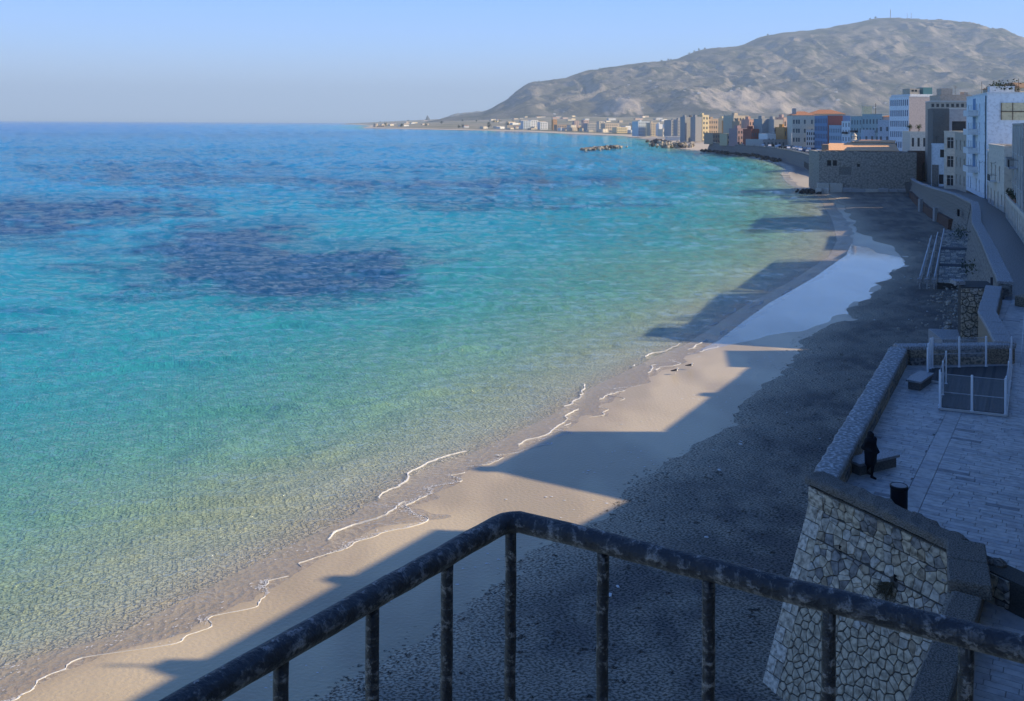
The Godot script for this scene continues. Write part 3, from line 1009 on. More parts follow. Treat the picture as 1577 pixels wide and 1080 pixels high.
func make_bastion() -> void:
	# the near face runs from the seaward corner towards the balcony; it leans back up to the paved square
	var o := Vector2(9.96, 31.27)
	var w := Vector2(0.452, -0.892)
	var n := Vector2(-0.892, -0.452)
	var face := func(s: float, t: float, h: float) -> Vector3:    # t is the height; below 5.95 the face leans out
		var out := 0.0 if t > 5.95 else (5.95 - t) * 0.36
		var nrm := Vector3(n.x, 0.0, -n.y) if t > 5.95 else Vector3(n.x, 0.36, -n.y).normalized()
		var p := o + w * s + n * out
		return p3(p.x, p.y, t) + nrm * h
	var b := thing("bastion_wall", "tall leaning bastion wall of crazy-paved pale stones with a dressed corner, below the railing", "wall")
	var st := new_st()
	var S := 9.0
	for pair in [[0.3, 5.95], [5.95, 6.62]]:
		quad(st, face.call(0.0, pair[0], 0.0), face.call(S, pair[0], 0.0), face.call(S, pair[1], 0.0), face.call(0.0, pair[1], 0.0))
	# seaward return and back
	var back := Vector2(0.85, 0.52)
	var side := func(t: float) -> Vector3:
		var out := 0.0 if t > 5.95 else (5.95 - t) * 0.36
		var p := o + n * out + Vector2(0.485, 0.875) * 3.0
		return p3(p.x, p.y, t)
	for pair in [[0.3, 5.95], [5.95, 6.62]]:
		quad(st, side.call(pair[0]), face.call(0.0, pair[0], 0.0), face.call(0.0, pair[1], 0.0), side.call(pair[1]))
	var e1 := o + w * S
	var in0 := o + back * 0.75
	var in1 := e1 + back * 0.75
	quad(st, p3(in1.x, in1.y, 5.5), p3(in0.x, in0.y, 5.5), p3(in0.x, in0.y, 6.62), p3(in1.x, in1.y, 6.62))
	quad(st, p3(o.x, o.y, 6.62), p3(e1.x, e1.y, 6.62), p3(in1.x, in1.y, 6.62), p3(in0.x, in0.y, 6.62))
	part("wall_core", done(st), mortar, b)
	# dressed corner stones
	var t := 0.5
	var k := 0
	while t < 6.6:
		var h := 0.46
		var t1 := minf(t + h, 6.60)
		var long := 0.64 if k % 2 == 0 else rng.randf_range(0.34, 0.46)
		var poly := [Vector2(-0.03, t), Vector2(long, t), Vector2(long, t1), Vector2(-0.03, t1)]
		part("quoin_stone", stone_mesh(poly, face, 0.006, 0.045), lime if rng.randf() < 0.7 else stone_mats[2], b)
		if long < 0.6:
			part("wall_stone", stone_mesh([Vector2(long, t), Vector2(0.64, t), Vector2(0.64, t1), Vector2(long, t1)], face, 0.006, 0.035), stone_mats[k % 3], b)
		t = t1
		k += 1
	# field stones; two drains stay open
	var list := []
	for band in [[0.5, 5.15], [5.17, 5.95], [5.97, 6.58]]:
		for poly in cells(0.62, 7.2, band[0], band[1], 0.265 if band[0] < 5.0 else 0.31, 0.46 if band[0] < 5.0 else 0.3):
			list.append(poly)
	list.sort_custom(func(x, y): return x[0].y > y[0].y)
	var count := 0
	var rest := new_st()
	for poly in list:
		var c := Vector2.ZERO
		for q in poly:
			c += q
		c /= poly.size()
		if absf(c.x - 1.62) < 0.08 and absf(c.y - 5.2) < 0.13 or absf(c.x - 3.75) < 0.08 and absf(c.y - 5.2) < 0.13:
			continue
		if count < 285:
			part("wall_stone", stone_mesh(poly, face, 0.005, rng.randf_range(0.022, 0.05)), stone_mats[[0, 0, 1, 1, 2, 3, 4, 5, 6][rng.randi() % 9]], b)
		else:
			stone_mesh(poly, face, 0.012, 0.03, rest)
		count += 1
	if count > 285:
		part("wall_stones", done(rest), stone_mats[0], b).set_meta("kind", "stuff")
	for s in [1.62, 3.75]:
		var q: Vector3 = face.call(s, 5.2, 0.0)
		part("drain_hole", box1, mat("drain dark", lin(0.008, 0.008, 0.008), 1.0), b, Transform3D(Basis(Vector3.UP, atan2(w.y, w.x)).scaled_local(Vector3(0.10, 0.26, 0.05)), q))
	# coping of the near face: dark, worn, in irregular lengths
	var c0 := o + back * 0.36 - w * 0.1
	var c1 := o + w * 5.5 + back * 0.36
	var mid := c0.lerp(c1, 0.45)
	var cop := thing("bastion_coping", "thick dark weathered coping along the top of the bastion wall", "coping")
	part("coping", worn_coping([[c0.x, c0.y, 6.93], [mid.x, mid.y, 6.97], [c1.x, c1.y, 6.93]], 0.86, 0.27, 0.06), dark_coping, cop)
	# wing that comes back towards the house, with its stepped coping
	var wing := thing("wing_wall", "dark stone wing wall with a stepped top that runs back below the railing", "wall")
	part("wall_core", wall_body([[12.55, 26.35, 6.6], [8.0, 18.8, 6.6], [4.2, 12.6, 6.6]], -0.55, 0.0, 0.3, 6.0), brown_stone, wing)
	coping(wing, [[12.85, 26.5, 6.95], [11.75, 24.0, 6.95]], 1.02, 0.36, 1.4, dark_coping, 0.03)
	coping(wing, [[11.55, 23.75, 6.82], [8.45, 19.05, 6.82], [4.5, 12.6, 6.82]], 0.72, 0.24, 1.9, dark_coping, 0.02)
	courses("wall_stone", wing, Vector2(8.75, 18.9), Vector2(12.9, 25.6), 5.8, [0.4, 0.4], 0.9, 0.10, [brown_stone])
	single("stone_stub", "small rounded dark stone stub behind the corner of the wing wall", "bollard", chamfered(Vector3(0.42, 0.95, 0.42), 0.10, 0.02), dark_coping, p3(13.35, 25.75, 6.28), 0.5)
	# dry plant hanging from the second drain
	var pl := thing("dry_plant", "dry bushy plant hanging from a drain in the bastion wall", "plant")
	var root: Vector3 = face.call(3.72, 5.1, 0.03)
	var tw := new_st()
	var nrm := Vector3(n.x, 0.3, -n.y).normalized()
	var along := Vector3(w.x, 0, -w.y)
	for i in 420:
		var spread_ := rng.randfn(0.0, 0.42) - 0.28
		var len_ := rng.randf_range(0.25, 0.85)
		var dir := (Vector3.DOWN * rng.randf_range(0.35, 1.0) + along * spread_ + nrm * rng.randf_range(0.08, 0.55)).normalized()
		var p0 := root + dir * len_ * rng.randf_range(0.0, 0.5)
		var p1 := root + dir * len_ + Vector3.DOWN * 0.1 * len_ + Vector3(rng.randf_range(-0.05, 0.05), 0, rng.randf_range(-0.05, 0.05))
		var sd := dir.cross(nrm).normalized() * rng.randf_range(0.003, 0.009)
		tri(tw, p0 - sd, p0 + sd, p1)
		for q in 2:
			var f := p0.lerp(p1, rng.randf_range(0.4, 1.0))
			var l := Vector3(rng.randf_range(-1, 1), rng.randf_range(-1, 0.4), rng.randf_range(-1, 1)).normalized() * rng.randf_range(0.03, 0.07)
			tri(tw, f, f + l + sd, f + l * 0.6 - sd * 2.5)
	part("twigs", done(tw), mat("dry twigs", lin(0.06, 0.05, 0.03), 1.0), pl).set_meta("kind", "stuff")

const U := Vector2(0.853, -0.522)   # along the paving courses
const V := Vector2(0.522, 0.853)

func make_square() -> void:
	# paved square and the seaside road: one raised body
	var edge := PackedVector2Array()
	for q in [[4.3, 12.5], [8.2, 18.9], [12.6, 26.2], [10.9, 31.6], [11.0, 32.5], [21.2, 50.4], [27.4, 51.2], [30.6, 59.3], [35.9, 68.8], [37.9, 71.8], [49.3, 96.3], [57.9, 115.8], [65.0, 130.8], [72.5, 145.8], [78.5, 164.2], [78.6, 164.5]]:
		edge.append(Vector2(q[0], q[1]))
	for q in [[86.5, 164.5], [72.0, 133.0], [60.0, 104.0], [52.0, 88.0], [45.0, 63.0], [38.0, 48.0], [27.0, 36.0], [16.0, 19.0], [10.0, 12.0]]:
		edge.append(Vector2(q[0], q[1]))
	var road_m := mat("dark paving", lin(0.15, 0.145, 0.14), 0.42, tex["stain"], 3.0, tex["pit"], 0.6)
	setting("road", prism(edge, 2.0, 5.78), road_m, "narrow paved seaside road and square behind the walls", "road")
	var st := new_st()
	var far := [[78.5, 164.5, 86.6, 164.5], [85.6, 189.0, 97.5, 192.0], [93.0, 214.0, 104.0, 212.0], [102.5, 238.0, 113.0, 236.0], [108.0, 262.0, 118.0, 262.0], [112.0, 300.0, 126.0, 300.0]]
	for i in far.size() - 1:
		var a: Array = far[i]
		var b: Array = far[i + 1]
		quad(st, p3(a[0], a[1], road_level(a[1]) - 0.02), p3(a[2], a[3], road_level(a[3]) - 0.02), p3(b[2], b[3], road_level(b[3]) - 0.02), p3(b[0], b[1], road_level(b[1]) - 0.02))
		quad(st, p3(a[0], a[1], 0.0), p3(a[0], a[1], road_level(a[1]) - 0.02), p3(b[0], b[1], road_level(b[1]) - 0.02), p3(b[0], b[1], 0.0))
	setting("road", done(st), road_m, "far part of the seaside road that slopes down to the arched gate", "road")
	# slabs laid in courses; the largest in view are pieces of their own
	var area := PackedVector2Array()
	for q in [[8.3, 18.9], [12.7, 25.8], [10.7, 31.4], [10.75, 32.6], [20.9, 50.6], [27.0, 51.3], [30.7, 59.5], [36.1, 69.2], [46.5, 69.5], [36.0, 46.0], [16.5, 19.0]]:
		area.append(Vector2(q[0], q[1]))
	var pave := thing("pavement", "blue-grey stone slabs laid in long courses over the seaside square", "paving")
	pave.set_meta("kind", "structure")
	var calm := ntex(noise(105, 0.008, FastNoiseLite.TYPE_SIMPLEX, 4), [[0.2, grey(0.72)], [0.5, grey(0.9)], [0.8, grey(1.0)]], 512)
	var tones := []
	for g in [[0.38, 0.365, 0.345], [0.42, 0.40, 0.37], [0.34, 0.33, 0.32], [0.45, 0.425, 0.39], [0.39, 0.37, 0.34], [0.22, 0.215, 0.21]]:
		tones.append(mat("slab %d" % tones.size(), lin(g[0], g[1], g[2]), 0.42 + 0.03 * tones.size(), calm, 2.3))
	var slabs := []
	var v := 10.0
	while v < 82.0:
		var h := 0.26
		var u := -40.0 + rng.randf() * 0.8
		while u < 12.0:
			var wd := rng.randf_range(0.55, 1.15)
			var u1 := u + wd
			if u < -5.32 and u1 > -5.32:
				u1 = -5.32
			if u >= -5.33 and u < -4.72:
				u1 = -4.72
			var c := U * (u + u1) * 0.5 + V * (v + h * 0.5)
			if u1 - u > 0.1 and Geometry2D.is_point_in_polygon(c, area) and not (u >= -5.33 and u < -4.73):
				slabs.append([c, u1 - u - 0.014, h - 0.014, c.length()])
			u = u1
		v += h
	v = 10.0
	while v < 82.0:
		var c := U * -5.02 + V * (v + 0.5)
		if Geometry2D.is_point_in_polygon(c, area):
			slabs.append([c, 0.58, 0.985, c.length() - 3.0])
		v += 1.0
	var in_view := func(s: Array) -> bool: return s[0].x < s[0].y * 0.56 and s[0].y > 19.5
	slabs.sort_custom(func(a, b): return (a[3] + (0.0 if in_view.call(a) else 100.0)) < (b[3] + (0.0 if in_view.call(b) else 100.0)))
	var turn := atan2(U.y, U.x)
	var rests := []
	for i in tones.size():
		rests.append(new_st())
	for i in slabs.size():
		var s: Array = slabs[i]
		var tone := rng.randi() % 5 if rng.randf() > 0.022 else 5
		var size := Vector3(s[1], 0.05, s[2])
		var at := Transform3D(Basis(Vector3.UP, turn), p3(s[0].x, s[0].y, 5.785 + rng.randf_range(-0.002, 0.003)))
		if i < 298:
			part("paving_slab", chamfered(size, 0.006), tones[tone], pave, at)
		else:
			add_box(rests[tone], size * -0.5, size * 0.5, at)
	for i in tones.size():
		part("paving_slabs", done(rests[i]), tones[i], pave).set_meta("kind", "stuff")

	# parapet on the sea side: block courses inside, ragged pale coping
	var par := thing("parapet_wall", "long low parapet wall of brown blocks with a ragged pale coping, between square and beach", "wall")
	part("wall_core", wall_body([[10.6, 32.4, 6.55], [20.6, 50.6, 6.55]], 0.62, 0.5, 0.3, 5.6), brown_stone, par)
	courses("wall_stone", par, Vector2(11.17, 32.2), Vector2(21.15, 50.3), 5.8, [0.4, 0.38], 0.85, 0.12, [brown_stone, stone_mats[4], stone_mats[5]])
	part("coping", worn_coping([[10.55, 31.7, 6.74], [15.6, 40.9, 6.73], [20.75, 50.35, 6.74]], 0.84, 0.22, 0.022), mat("limed coping", lin(0.62, 0.60, 0.56), 0.9, ntex(noise(104, 0.02, FastNoiseLite.TYPE_SIMPLEX, 5), [[0.3, grey(0.3)], [0.5, grey(0.45)], [0.66, grey(0.58)], [0.85, grey(0.9)]], 512), 2.6, tex["pit"], 1.5), par)
	var cross := thing("cross_wall", "low block wall with flat coping behind the glass screens", "wall")
	part("wall_core", wall_body([[20.9, 50.75, 6.62], [27.1, 51.25, 6.62]], 0.5, 0.3, 0.3, 5.6), brown_stone, cross)
	courses("wall_stone", cross, Vector2(21.3, 50.2), Vector2(27.1, 50.7), 5.8, [0.42, 0.4], 1.15, 0.10, [brown_stone, stone_mats[5], stone_mats[4]])
	coping(cross, [[20.7, 50.55, 6.82], [27.2, 51.05, 6.82]], 0.72, 0.2, 1.3, coping_mat, 0.015)

	# road wall beyond: a near stretch with a crazy-paved return, then the long curve
	var near_wall := thing("road_wall", "near stretch of pale road wall with broad flat coping behind the cross wall", "wall")
	part("wall_core", wall_body([[26.3, 51.2, 6.7], [29.6, 59.6, 6.7], [34.9, 69.0, 6.7]], 1.0, 0.25, 0.3, 5.6), brown_stone, near_wall)
	coping(near_wall, [[26.85, 51.1, 6.92], [30.1, 59.5, 6.92], [35.35, 68.9, 6.92]], 1.05, 0.22, 1.7, coping_mat, 0.02)
	var ret := thing("buttress_wall", "crazy-paved pale buttress face beside the near road wall coping", "wall")
	part("wall_core", prism(PackedVector2Array([Vector2(33.0, 69.05), Vector2(35.6, 69.05), Vector2(36.4, 72.0), Vector2(34.2, 72.0)]), 0.3, 6.75), mortar, ret)
	var front := func(s: float, t: float, h: float) -> Vector3: return p3(33.0 + s, 69.05 - h, t)
	for poly in cells(0.0, 2.5, 0.6, 6.7, 0.52, 0.34):
		part("wall_stone", stone_mesh(poly, front, 0.03, 0.05), stone_mats[[0, 2, 2, 6, 1][rng.randi() % 5]], ret)
	part("end_cap", box1, coping_mat, ret, Transform3D(Basis.from_scale(Vector3(0.7, 0.3, 1.0)), p3(33.3, 70.2, 6.95)))
	var long_wall := thing("road_wall", "long curving road wall with pale coping that bends away to the fort", "wall")
	var line := [[36.9, 71.2, 6.7], [48.2, 96.4, 6.7], [56.8, 116.0, 6.7], [64.2, 131.0, 6.7], [71.3, 146.0, 6.7]]
	var plaster := mat("stained wall render", lin(0.30, 0.275, 0.235), 0.95, tex["stain"], 5.0, tex["pit"], 5.0)
	part("wall_core", wall_body(line, 0.9, 1.1, 0.3, 6.0), plaster, long_wall)
	var cl := []
	for q in line:
		cl.append([q[0] + 0.42, q[1] - 0.2, q[2] + 0.2])
	coping(long_wall, cl, 1.1, 0.22, 2.1, coping_mat, 0.02)
	var far_wall := thing("road_wall", "far stretch of stained road wall with a reddish footing, ending at the fort", "wall")
	line = [[71.3, 146.0, 6.55], [77.4, 164.5, 6.5], [84.4, 189.0, 6.0], [93.0, 214.0, 5.2], [101.5, 238.0, 4.6], [107.6, 254.0, 4.3]]
	part("wall_core", wall_body(line, 0.8, 0.6, 0.3, 3.4), plaster, far_wall)
	cl = []
	for q in line:
		cl.append([q[0] + 0.36, q[1] - 0.15, q[2] + 0.2])
	coping(far_wall, cl, 1.0, 0.22, 4.0, coping_mat, 0.02)
	var foot := []
	for q in [[76.4, 164.5, 2.3], [83.5, 189.0, 2.2], [92.0, 214.0, 2.1], [100.5, 238.0, 2.0]]:
		foot.append(q)
	part("footing", wall_body(foot, 1.2, 0.15, 0.3, 2.0), mat("red footing", lin(0.15, 0.09, 0.065), 0.95, tex["stain"], 3.0), far_wall)
	for q in [[80.3, 177.0], [86.6, 198.0]]:
		block("pilaster", Vector3(q[0] - 0.9, 0.4, -q[1] - 0.4), Vector3(q[0] - 0.2, 3.2, -q[1] + 0.4), coping_mat, far_wall)
	part("wall_hole", box1, mats["drain dark"], far_wall, Transform3D(Basis(Vector3.UP, 1.24).scaled_local(Vector3(1.0, 1.1, 0.3)), p3(73.6, 155.0, 4.3)))
	# pipe on the road wall
	single("drain_pipe", "dark iron pipe standing against the road wall coping", "pipe", tube([p3(35.9, 70.3, 2.0), p3(35.9, 70.3, 7.3)], 0.09, 8), mat("iron", lin(0.03, 0.03, 0.032), 0.6))
	single("stone_step", "dark low stone step on the road inside the wall bend", "step", chamfered(Vector3(0.7, 0.8, 2.2), 0.04), brown_stone, p3(37.0, 67.3, 6.15), -1.05)
	# platform block on the beach
	single("concrete_platform", "flat concrete block on the beach at the foot of the buttress", "block", chamfered(Vector3(2.6, 2.6, 3.6), 0.05, 0.02), coping_mat, p3(33.1, 70.6 - 0.2, 1.7), -0.15)
	# boat ramp: stone setts between kerbs, two dark steps and pipe rails
	var ramp_ := thing("stone_ramp", "sloping ramp of stone setts against the foot of the road wall", "ramp")
	var r0 := Vector3(49.7, 1.15, -104.0)
	var rx := Vector3(1.0, 0.0, 0.25).normalized()
	var ry := (Vector3(64.2, 3.6, -134.5) - r0).normalized()
	var up := rx.cross(ry)
	if up.y < 0: up = -up
	var tr := Transform3D(Basis(rx, up, -ry), r0)
	var stb := new_st()
	add_box(stb, Vector3(-2.4, -1.6, -33.5), Vector3(2.6, -0.02, 0.0), tr)
	part("ramp_body", done(stb), mortar, ramp_)
	var pool := [stone_mats[1], stone_mats[3], stone_mats[5], stone_mats[2]]
	var z := 0.0
	while z < 33.0:
		if absf(z - 9.5) < 0.8 or absf(z - 19.5) < 0.8:
			part("dark_step", box1, mat("wet step", lin(0.035, 0.035, 0.04), 0.7), ramp_, tr * Transform3D(Basis.from_scale(Vector3(4.7, 0.16, 1.5)), Vector3(0.1, 0.0, -z - 0.75)))
			z += 1.62
			continue
		var x := -2.35 - rng.randf() * 0.4
		while x < 2.4:
			var x1 := x + rng.randf_range(0.55, 0.9)
			var a := maxf(x, -2.35)
			var e := minf(x1, 2.5)
			part("sett", box1, pool[rng.randi() % 4], ramp_, tr * Transform3D(Basis.from_scale(Vector3(e - a - 0.05, 0.12 + rng.randf() * 0.03, 0.72)), Vector3((a + e) * 0.5, -0.02, -z - 0.4)))
			x = x1
		z += 0.8
	var rail_m := mat("galvanised rail", lin(0.45, 0.46, 0.47), 0.45)
	for i in 3:
		var off := -2.7 - i * 0.75
		var hr := thing("pipe_rail", ["innermost pale pipe rail along the stone ramp", "middle pale pipe rail beside the stone ramp", "outermost pale pipe rail beside the stone ramp"][i], "railing", Vector3.ZERO, 0.0, "pipe rails along the ramp")
		part("rail", tube([tr * Vector3(off, 0.75, 0.4), tr * Vector3(off + 0.55, 0.75, -31.0 + i * 3.0)], 0.075, 6), rail_m, hr)
		for q in 6:
			var zz := -q * (5.4 - i * 0.4)
			var px := off + 0.55 * zz / -31.0
			part("post", tube([tr * Vector3(px, -1.2, zz), tr * Vector3(px, 0.76, zz)], 0.06, 6), rail_m, hr)
		part("foot_block", chamfered(Vector3(0.5, 0.5, 0.5), 0.04), coping_mat, hr, tr * Transform3D(Basis(), Vector3(off, 0.35, 0.7)))
	# pebbles along the foot of the road wall
	var mm := MultiMesh.new()
	mm.transform_format = MultiMesh.TRANSFORM_3D
	mm.mesh = chamfered(Vector3(1.0, 0.6, 0.8), 0.2, 0.06)
	mm.instance_count = 1100
	for i in 1100:
		var d := rng.randf_range(71.0, 150.0)
		var xx := look(WALL, d) - 1.0 - absf(rng.randfn(0.0, 2.2))
		var s := rng.randf_range(0.08, 0.3) * (2.0 if rng.randf() < 0.05 else 1.0)
		mm.set_instance_transform(i, Transform3D(Basis.from_euler(Vector3(rng.randf_range(-0.4, 0.4), rng.randf() * TAU, rng.randf_range(-0.4, 0.4))).scaled(Vector3.ONE * s), p3(xx, d, 0.95 + rng.randf() * 0.2)))
	var pb := MultiMeshInstance3D.new()
	pb.multimesh = mm
	pb.material_override = stone_mats[1]
	pb.name = "pebbles"
	add_child(pb)
	put(pb, "grey pebbles and rubble along the foot of the road wall", "pebbles", "", "stuff")
	# tufts on the road wall
	for q in [[57.2, 117.5, 5.6, 1.3, "dark tuft of plants on the road wall above the top of the ramp"], [62.0, 128.0, 4.2, 1.0, "dark tuft of plants low on the road wall beyond the ramp"], [47.0, 94.5, 4.6, 0.9, "dark stringy plants hanging down the near end of the long road wall"]]:
		var tf := thing("wall_plant", q[4], "plant", p3(q[0] - 0.9, q[1], q[2]))
		var ts := new_st()
		for i in 130:
			var dir := Vector3(rng.randfn(-0.3, 0.6), rng.randfn(-0.2, 0.6), rng.randfn(0, 0.6))
			var c: Vector3 = dir * q[3] * 0.7
			var l := Vector3(rng.randf_range(-1, 1), rng.randf_range(-1, 1), rng.randf_range(-1, 1)).normalized() * 0.25
			tri(ts, c, c + l, c + Vector3(l.y, l.z, l.x) * 0.6)
		part("leaves", done(ts), mat("dark leaves", lin(0.045, 0.06, 0.03), 0.9), tf).set_meta("kind", "stuff")

func bench(at: Vector2, turn: float, label: String) -> void:
	var b := thing("stone_bench", label, "bench", p3(at.x, at.y, 5.8), turn, "stone benches on the square")
	part("seat", chamfered(Vector3(2.15, 0.10, 0.72), 0.012), mat("bench stone", lin(0.30, 0.295, 0.29), 0.5, tex["grain"], 1.2), b, Transform3D(Basis(), Vector3(0, 0.43, 0)))
	part("plinth", chamfered(Vector3(1.95, 0.37, 0.55), 0.01), mat("bench plinth", lin(0.16, 0.15, 0.14), 0.8, tex["grain"], 1.2), b, Transform3D(Basis(), Vector3(0, 0.19, 0)))

func make_square_things() -> void:
	bench(Vector2(13.5, 35.05), 0.50, "grey stone bench behind the walking person")
	bench(Vector2(20.15, 46.3), 0.88, "grey stone bench beside the corner of the timber deck")
	# litter bin
	var bin := thing("litter_bin", "black round litter bin behind the bastion wall", "bin", p3(12.8, 30.95, 5.8))
	var black := mat("black steel", lin(0.012, 0.012, 0.014), 0.5)
	part("bin_body", lathe([Vector2(0.0, 0.02), Vector2(0.25, 0.02), Vector2(0.27, 0.06), Vector2(0.27, 0.86), Vector2(0.285, 0.88), Vector2(0.285, 0.96), Vector2(0.27, 0.98), Vector2(0.24, 0.98), Vector2(0.22, 0.90), Vector2(0.0, 0.88)], 24), black, bin)
	part("bin_lid", lathe([Vector2(0.0, 0.955), Vector2(0.235, 0.955), Vector2(0.235, 0.972), Vector2(0.12, 0.985), Vector2(0.0, 0.988)], 24), mat("worn lid", lin(0.16, 0.165, 0.17), 0.45), bin)
	# timber deck with glass screens
	var deck := thing("timber_deck", "low dark timber deck with pale edge trim on the square", "deck")
	var dp := PackedVector2Array([Vector2(19.33, 42.34), Vector2(21.82, 41.35), Vector2(26.6, 49.9), Vector2(21.9, 49.25), Vector2(20.75, 47.0), Vector2(21.5, 46.5)])
	part("frame", prism(dp, 5.80, 5.885), mat("deck frame", lin(0.035, 0.03, 0.028), 0.8), deck)
	var planks := [mat("deck plank", lin(0.062, 0.055, 0.05), 0.7, tex["grain"], 0.6), mat("deck plank dark", lin(0.045, 0.042, 0.04), 0.7, tex["grain"], 0.6), mat("deck plank grey", lin(0.078, 0.072, 0.066), 0.7, tex["grain"], 0.6)]
	var along := Vector2(0.49, 0.872)
	var across := Vector2(0.929, -0.370)
	var k := -4.0
	while k < 7.0:
		# clip each board to the deck
		var o := Vector2(19.33, 42.34) + across * k
		var board := PackedVector2Array([o - along * 4, o + across * 0.137 - along * 4, o + across * 0.137 + along * 14, o + along * 14])
		for poly in Geometry2D.intersect_polygons(board, dp):
			if poly.size() >= 3:
				part("plank", prism(poly, 5.887, 5.915 + rng.randf() * 0.004), planks[rng.randi() % 3], deck)
		k += 0.145
	var trim := mat("pale deck trim", lin(0.55, 0.52, 0.48), 0.5)
	for e in [[dp[0], dp[1]], [dp[4], dp[5]], [dp[1], dp[2]]]:
		var a: Vector2 = e[0]
		var b: Vector2 = e[1]
		var m: Vector2 = (a + b) * 0.5
		part("edge_trim", box1, trim, deck, Transform3D(Basis(Vector3.UP, atan2((b - a).y, (b - a).x)).scaled_local(Vector3(a.distance_to(b), 0.10, 0.04)), p3(m.x, m.y, 5.875)))
	var glass := StandardMaterial3D.new()
	glass.resource_name = "screen glass"
	glass.transparency = BaseMaterial3D.TRANSPARENCY_ALPHA
	glass.albedo_color = Color(0.75, 0.82, 0.85, 0.03)
	glass.roughness = 0.03
	var white := mat("white post", lin(0.72, 0.74, 0.76), 0.4)
	var screens := [
		["glass screen with white posts along the front edge of the deck", [[19.36, 42.38], [20.55, 41.9], [21.80, 41.42]]],
		["glass screen with white posts along the left edge of the deck", [[19.5, 42.75], [20.4, 44.4], [21.45, 46.35]]],
		["short glass screen with white posts at the notch near the stone bench", [[20.82, 47.0], [21.3, 48.0], [21.92, 49.15]]],
		["glass screen with white posts along the back edge of the deck", [[22.1, 49.3], [23.6, 49.5], [25.1, 49.68]]],
		["glass screen with white posts along the road edge of the deck", [[22.0, 41.75], [23.5, 44.4], [24.9, 46.9], [26.4, 49.6]]],
	]
	for s in screens:
		var g := thing("glass_screen", s[0], "screen", Vector3.ZERO, 0.0, "glass screens round the deck")
		var pts: Array = s[1]
		for i in pts.size():
			var q := p3(pts[i][0], pts[i][1], 5.90)
			var nxt: Array = pts[mini(i + 1, pts.size() - 1)]
			var prv: Array = pts[maxi(i - 1, 0)]
			var dv := Vector2(nxt[0] - prv[0], nxt[1] - prv[1])
			var basis := Basis(Vector3.UP, atan2(dv.y, dv.x))
			var post := part("post", chamfered(Vector3(0.10, 1.62, 0.07), 0.02), white, g, Transform3D(basis, q + Vector3(0, 0.81, 0)))
			part("foot_plate", box1, white, post, Transform3D(Basis.from_scale(Vector3(0.16, 0.02, 0.13)), Vector3(0, -0.80, 0)))
			if i < pts.size() - 1:
				var a := Vector2(pts[i][0], pts[i][1])
				var b := Vector2(pts[i + 1][0], pts[i + 1][1])
				var L := a.distance_to(b)
				var tr := Transform3D(Basis(Vector3.UP, atan2((b - a).y, (b - a).x)), p3((a.x + b.x) * 0.5, (a.y + b.y) * 0.5, 5.90))
				var lower := part("pane", box1, glass, g, tr * Transform3D(Basis.from_scale(Vector3(L - 0.12, 0.62, 0.012)), Vector3(0, 0.40, 0)))
				var upper := part("pane", box1, glass, g, tr * Transform3D(Basis.from_scale(Vector3(L - 0.12, 0.78, 0.012)), Vector3(0, 1.14, 0)))
				part("rail", box1, mat("screen rail", lin(0.35, 0.37, 0.39), 0.35), g, tr * Transform3D(Basis.from_scale(Vector3(L - 0.1, 0.018, 0.02)), Vector3(0, 0.73, 0)))
				part("rail", box1, mats["screen rail"], g, tr * Transform3D(Basis.from_scale(Vector3(L - 0.1, 0.018, 0.02)), Vector3(0, 1.54, 0)))
	single("flag_wire", "thin pale wire mast beside the road edge of the deck", "mast", tube([p3(27.25, 50.3, 5.8), p3(27.5, 50.4, 8.6)], 0.012, 5), white)

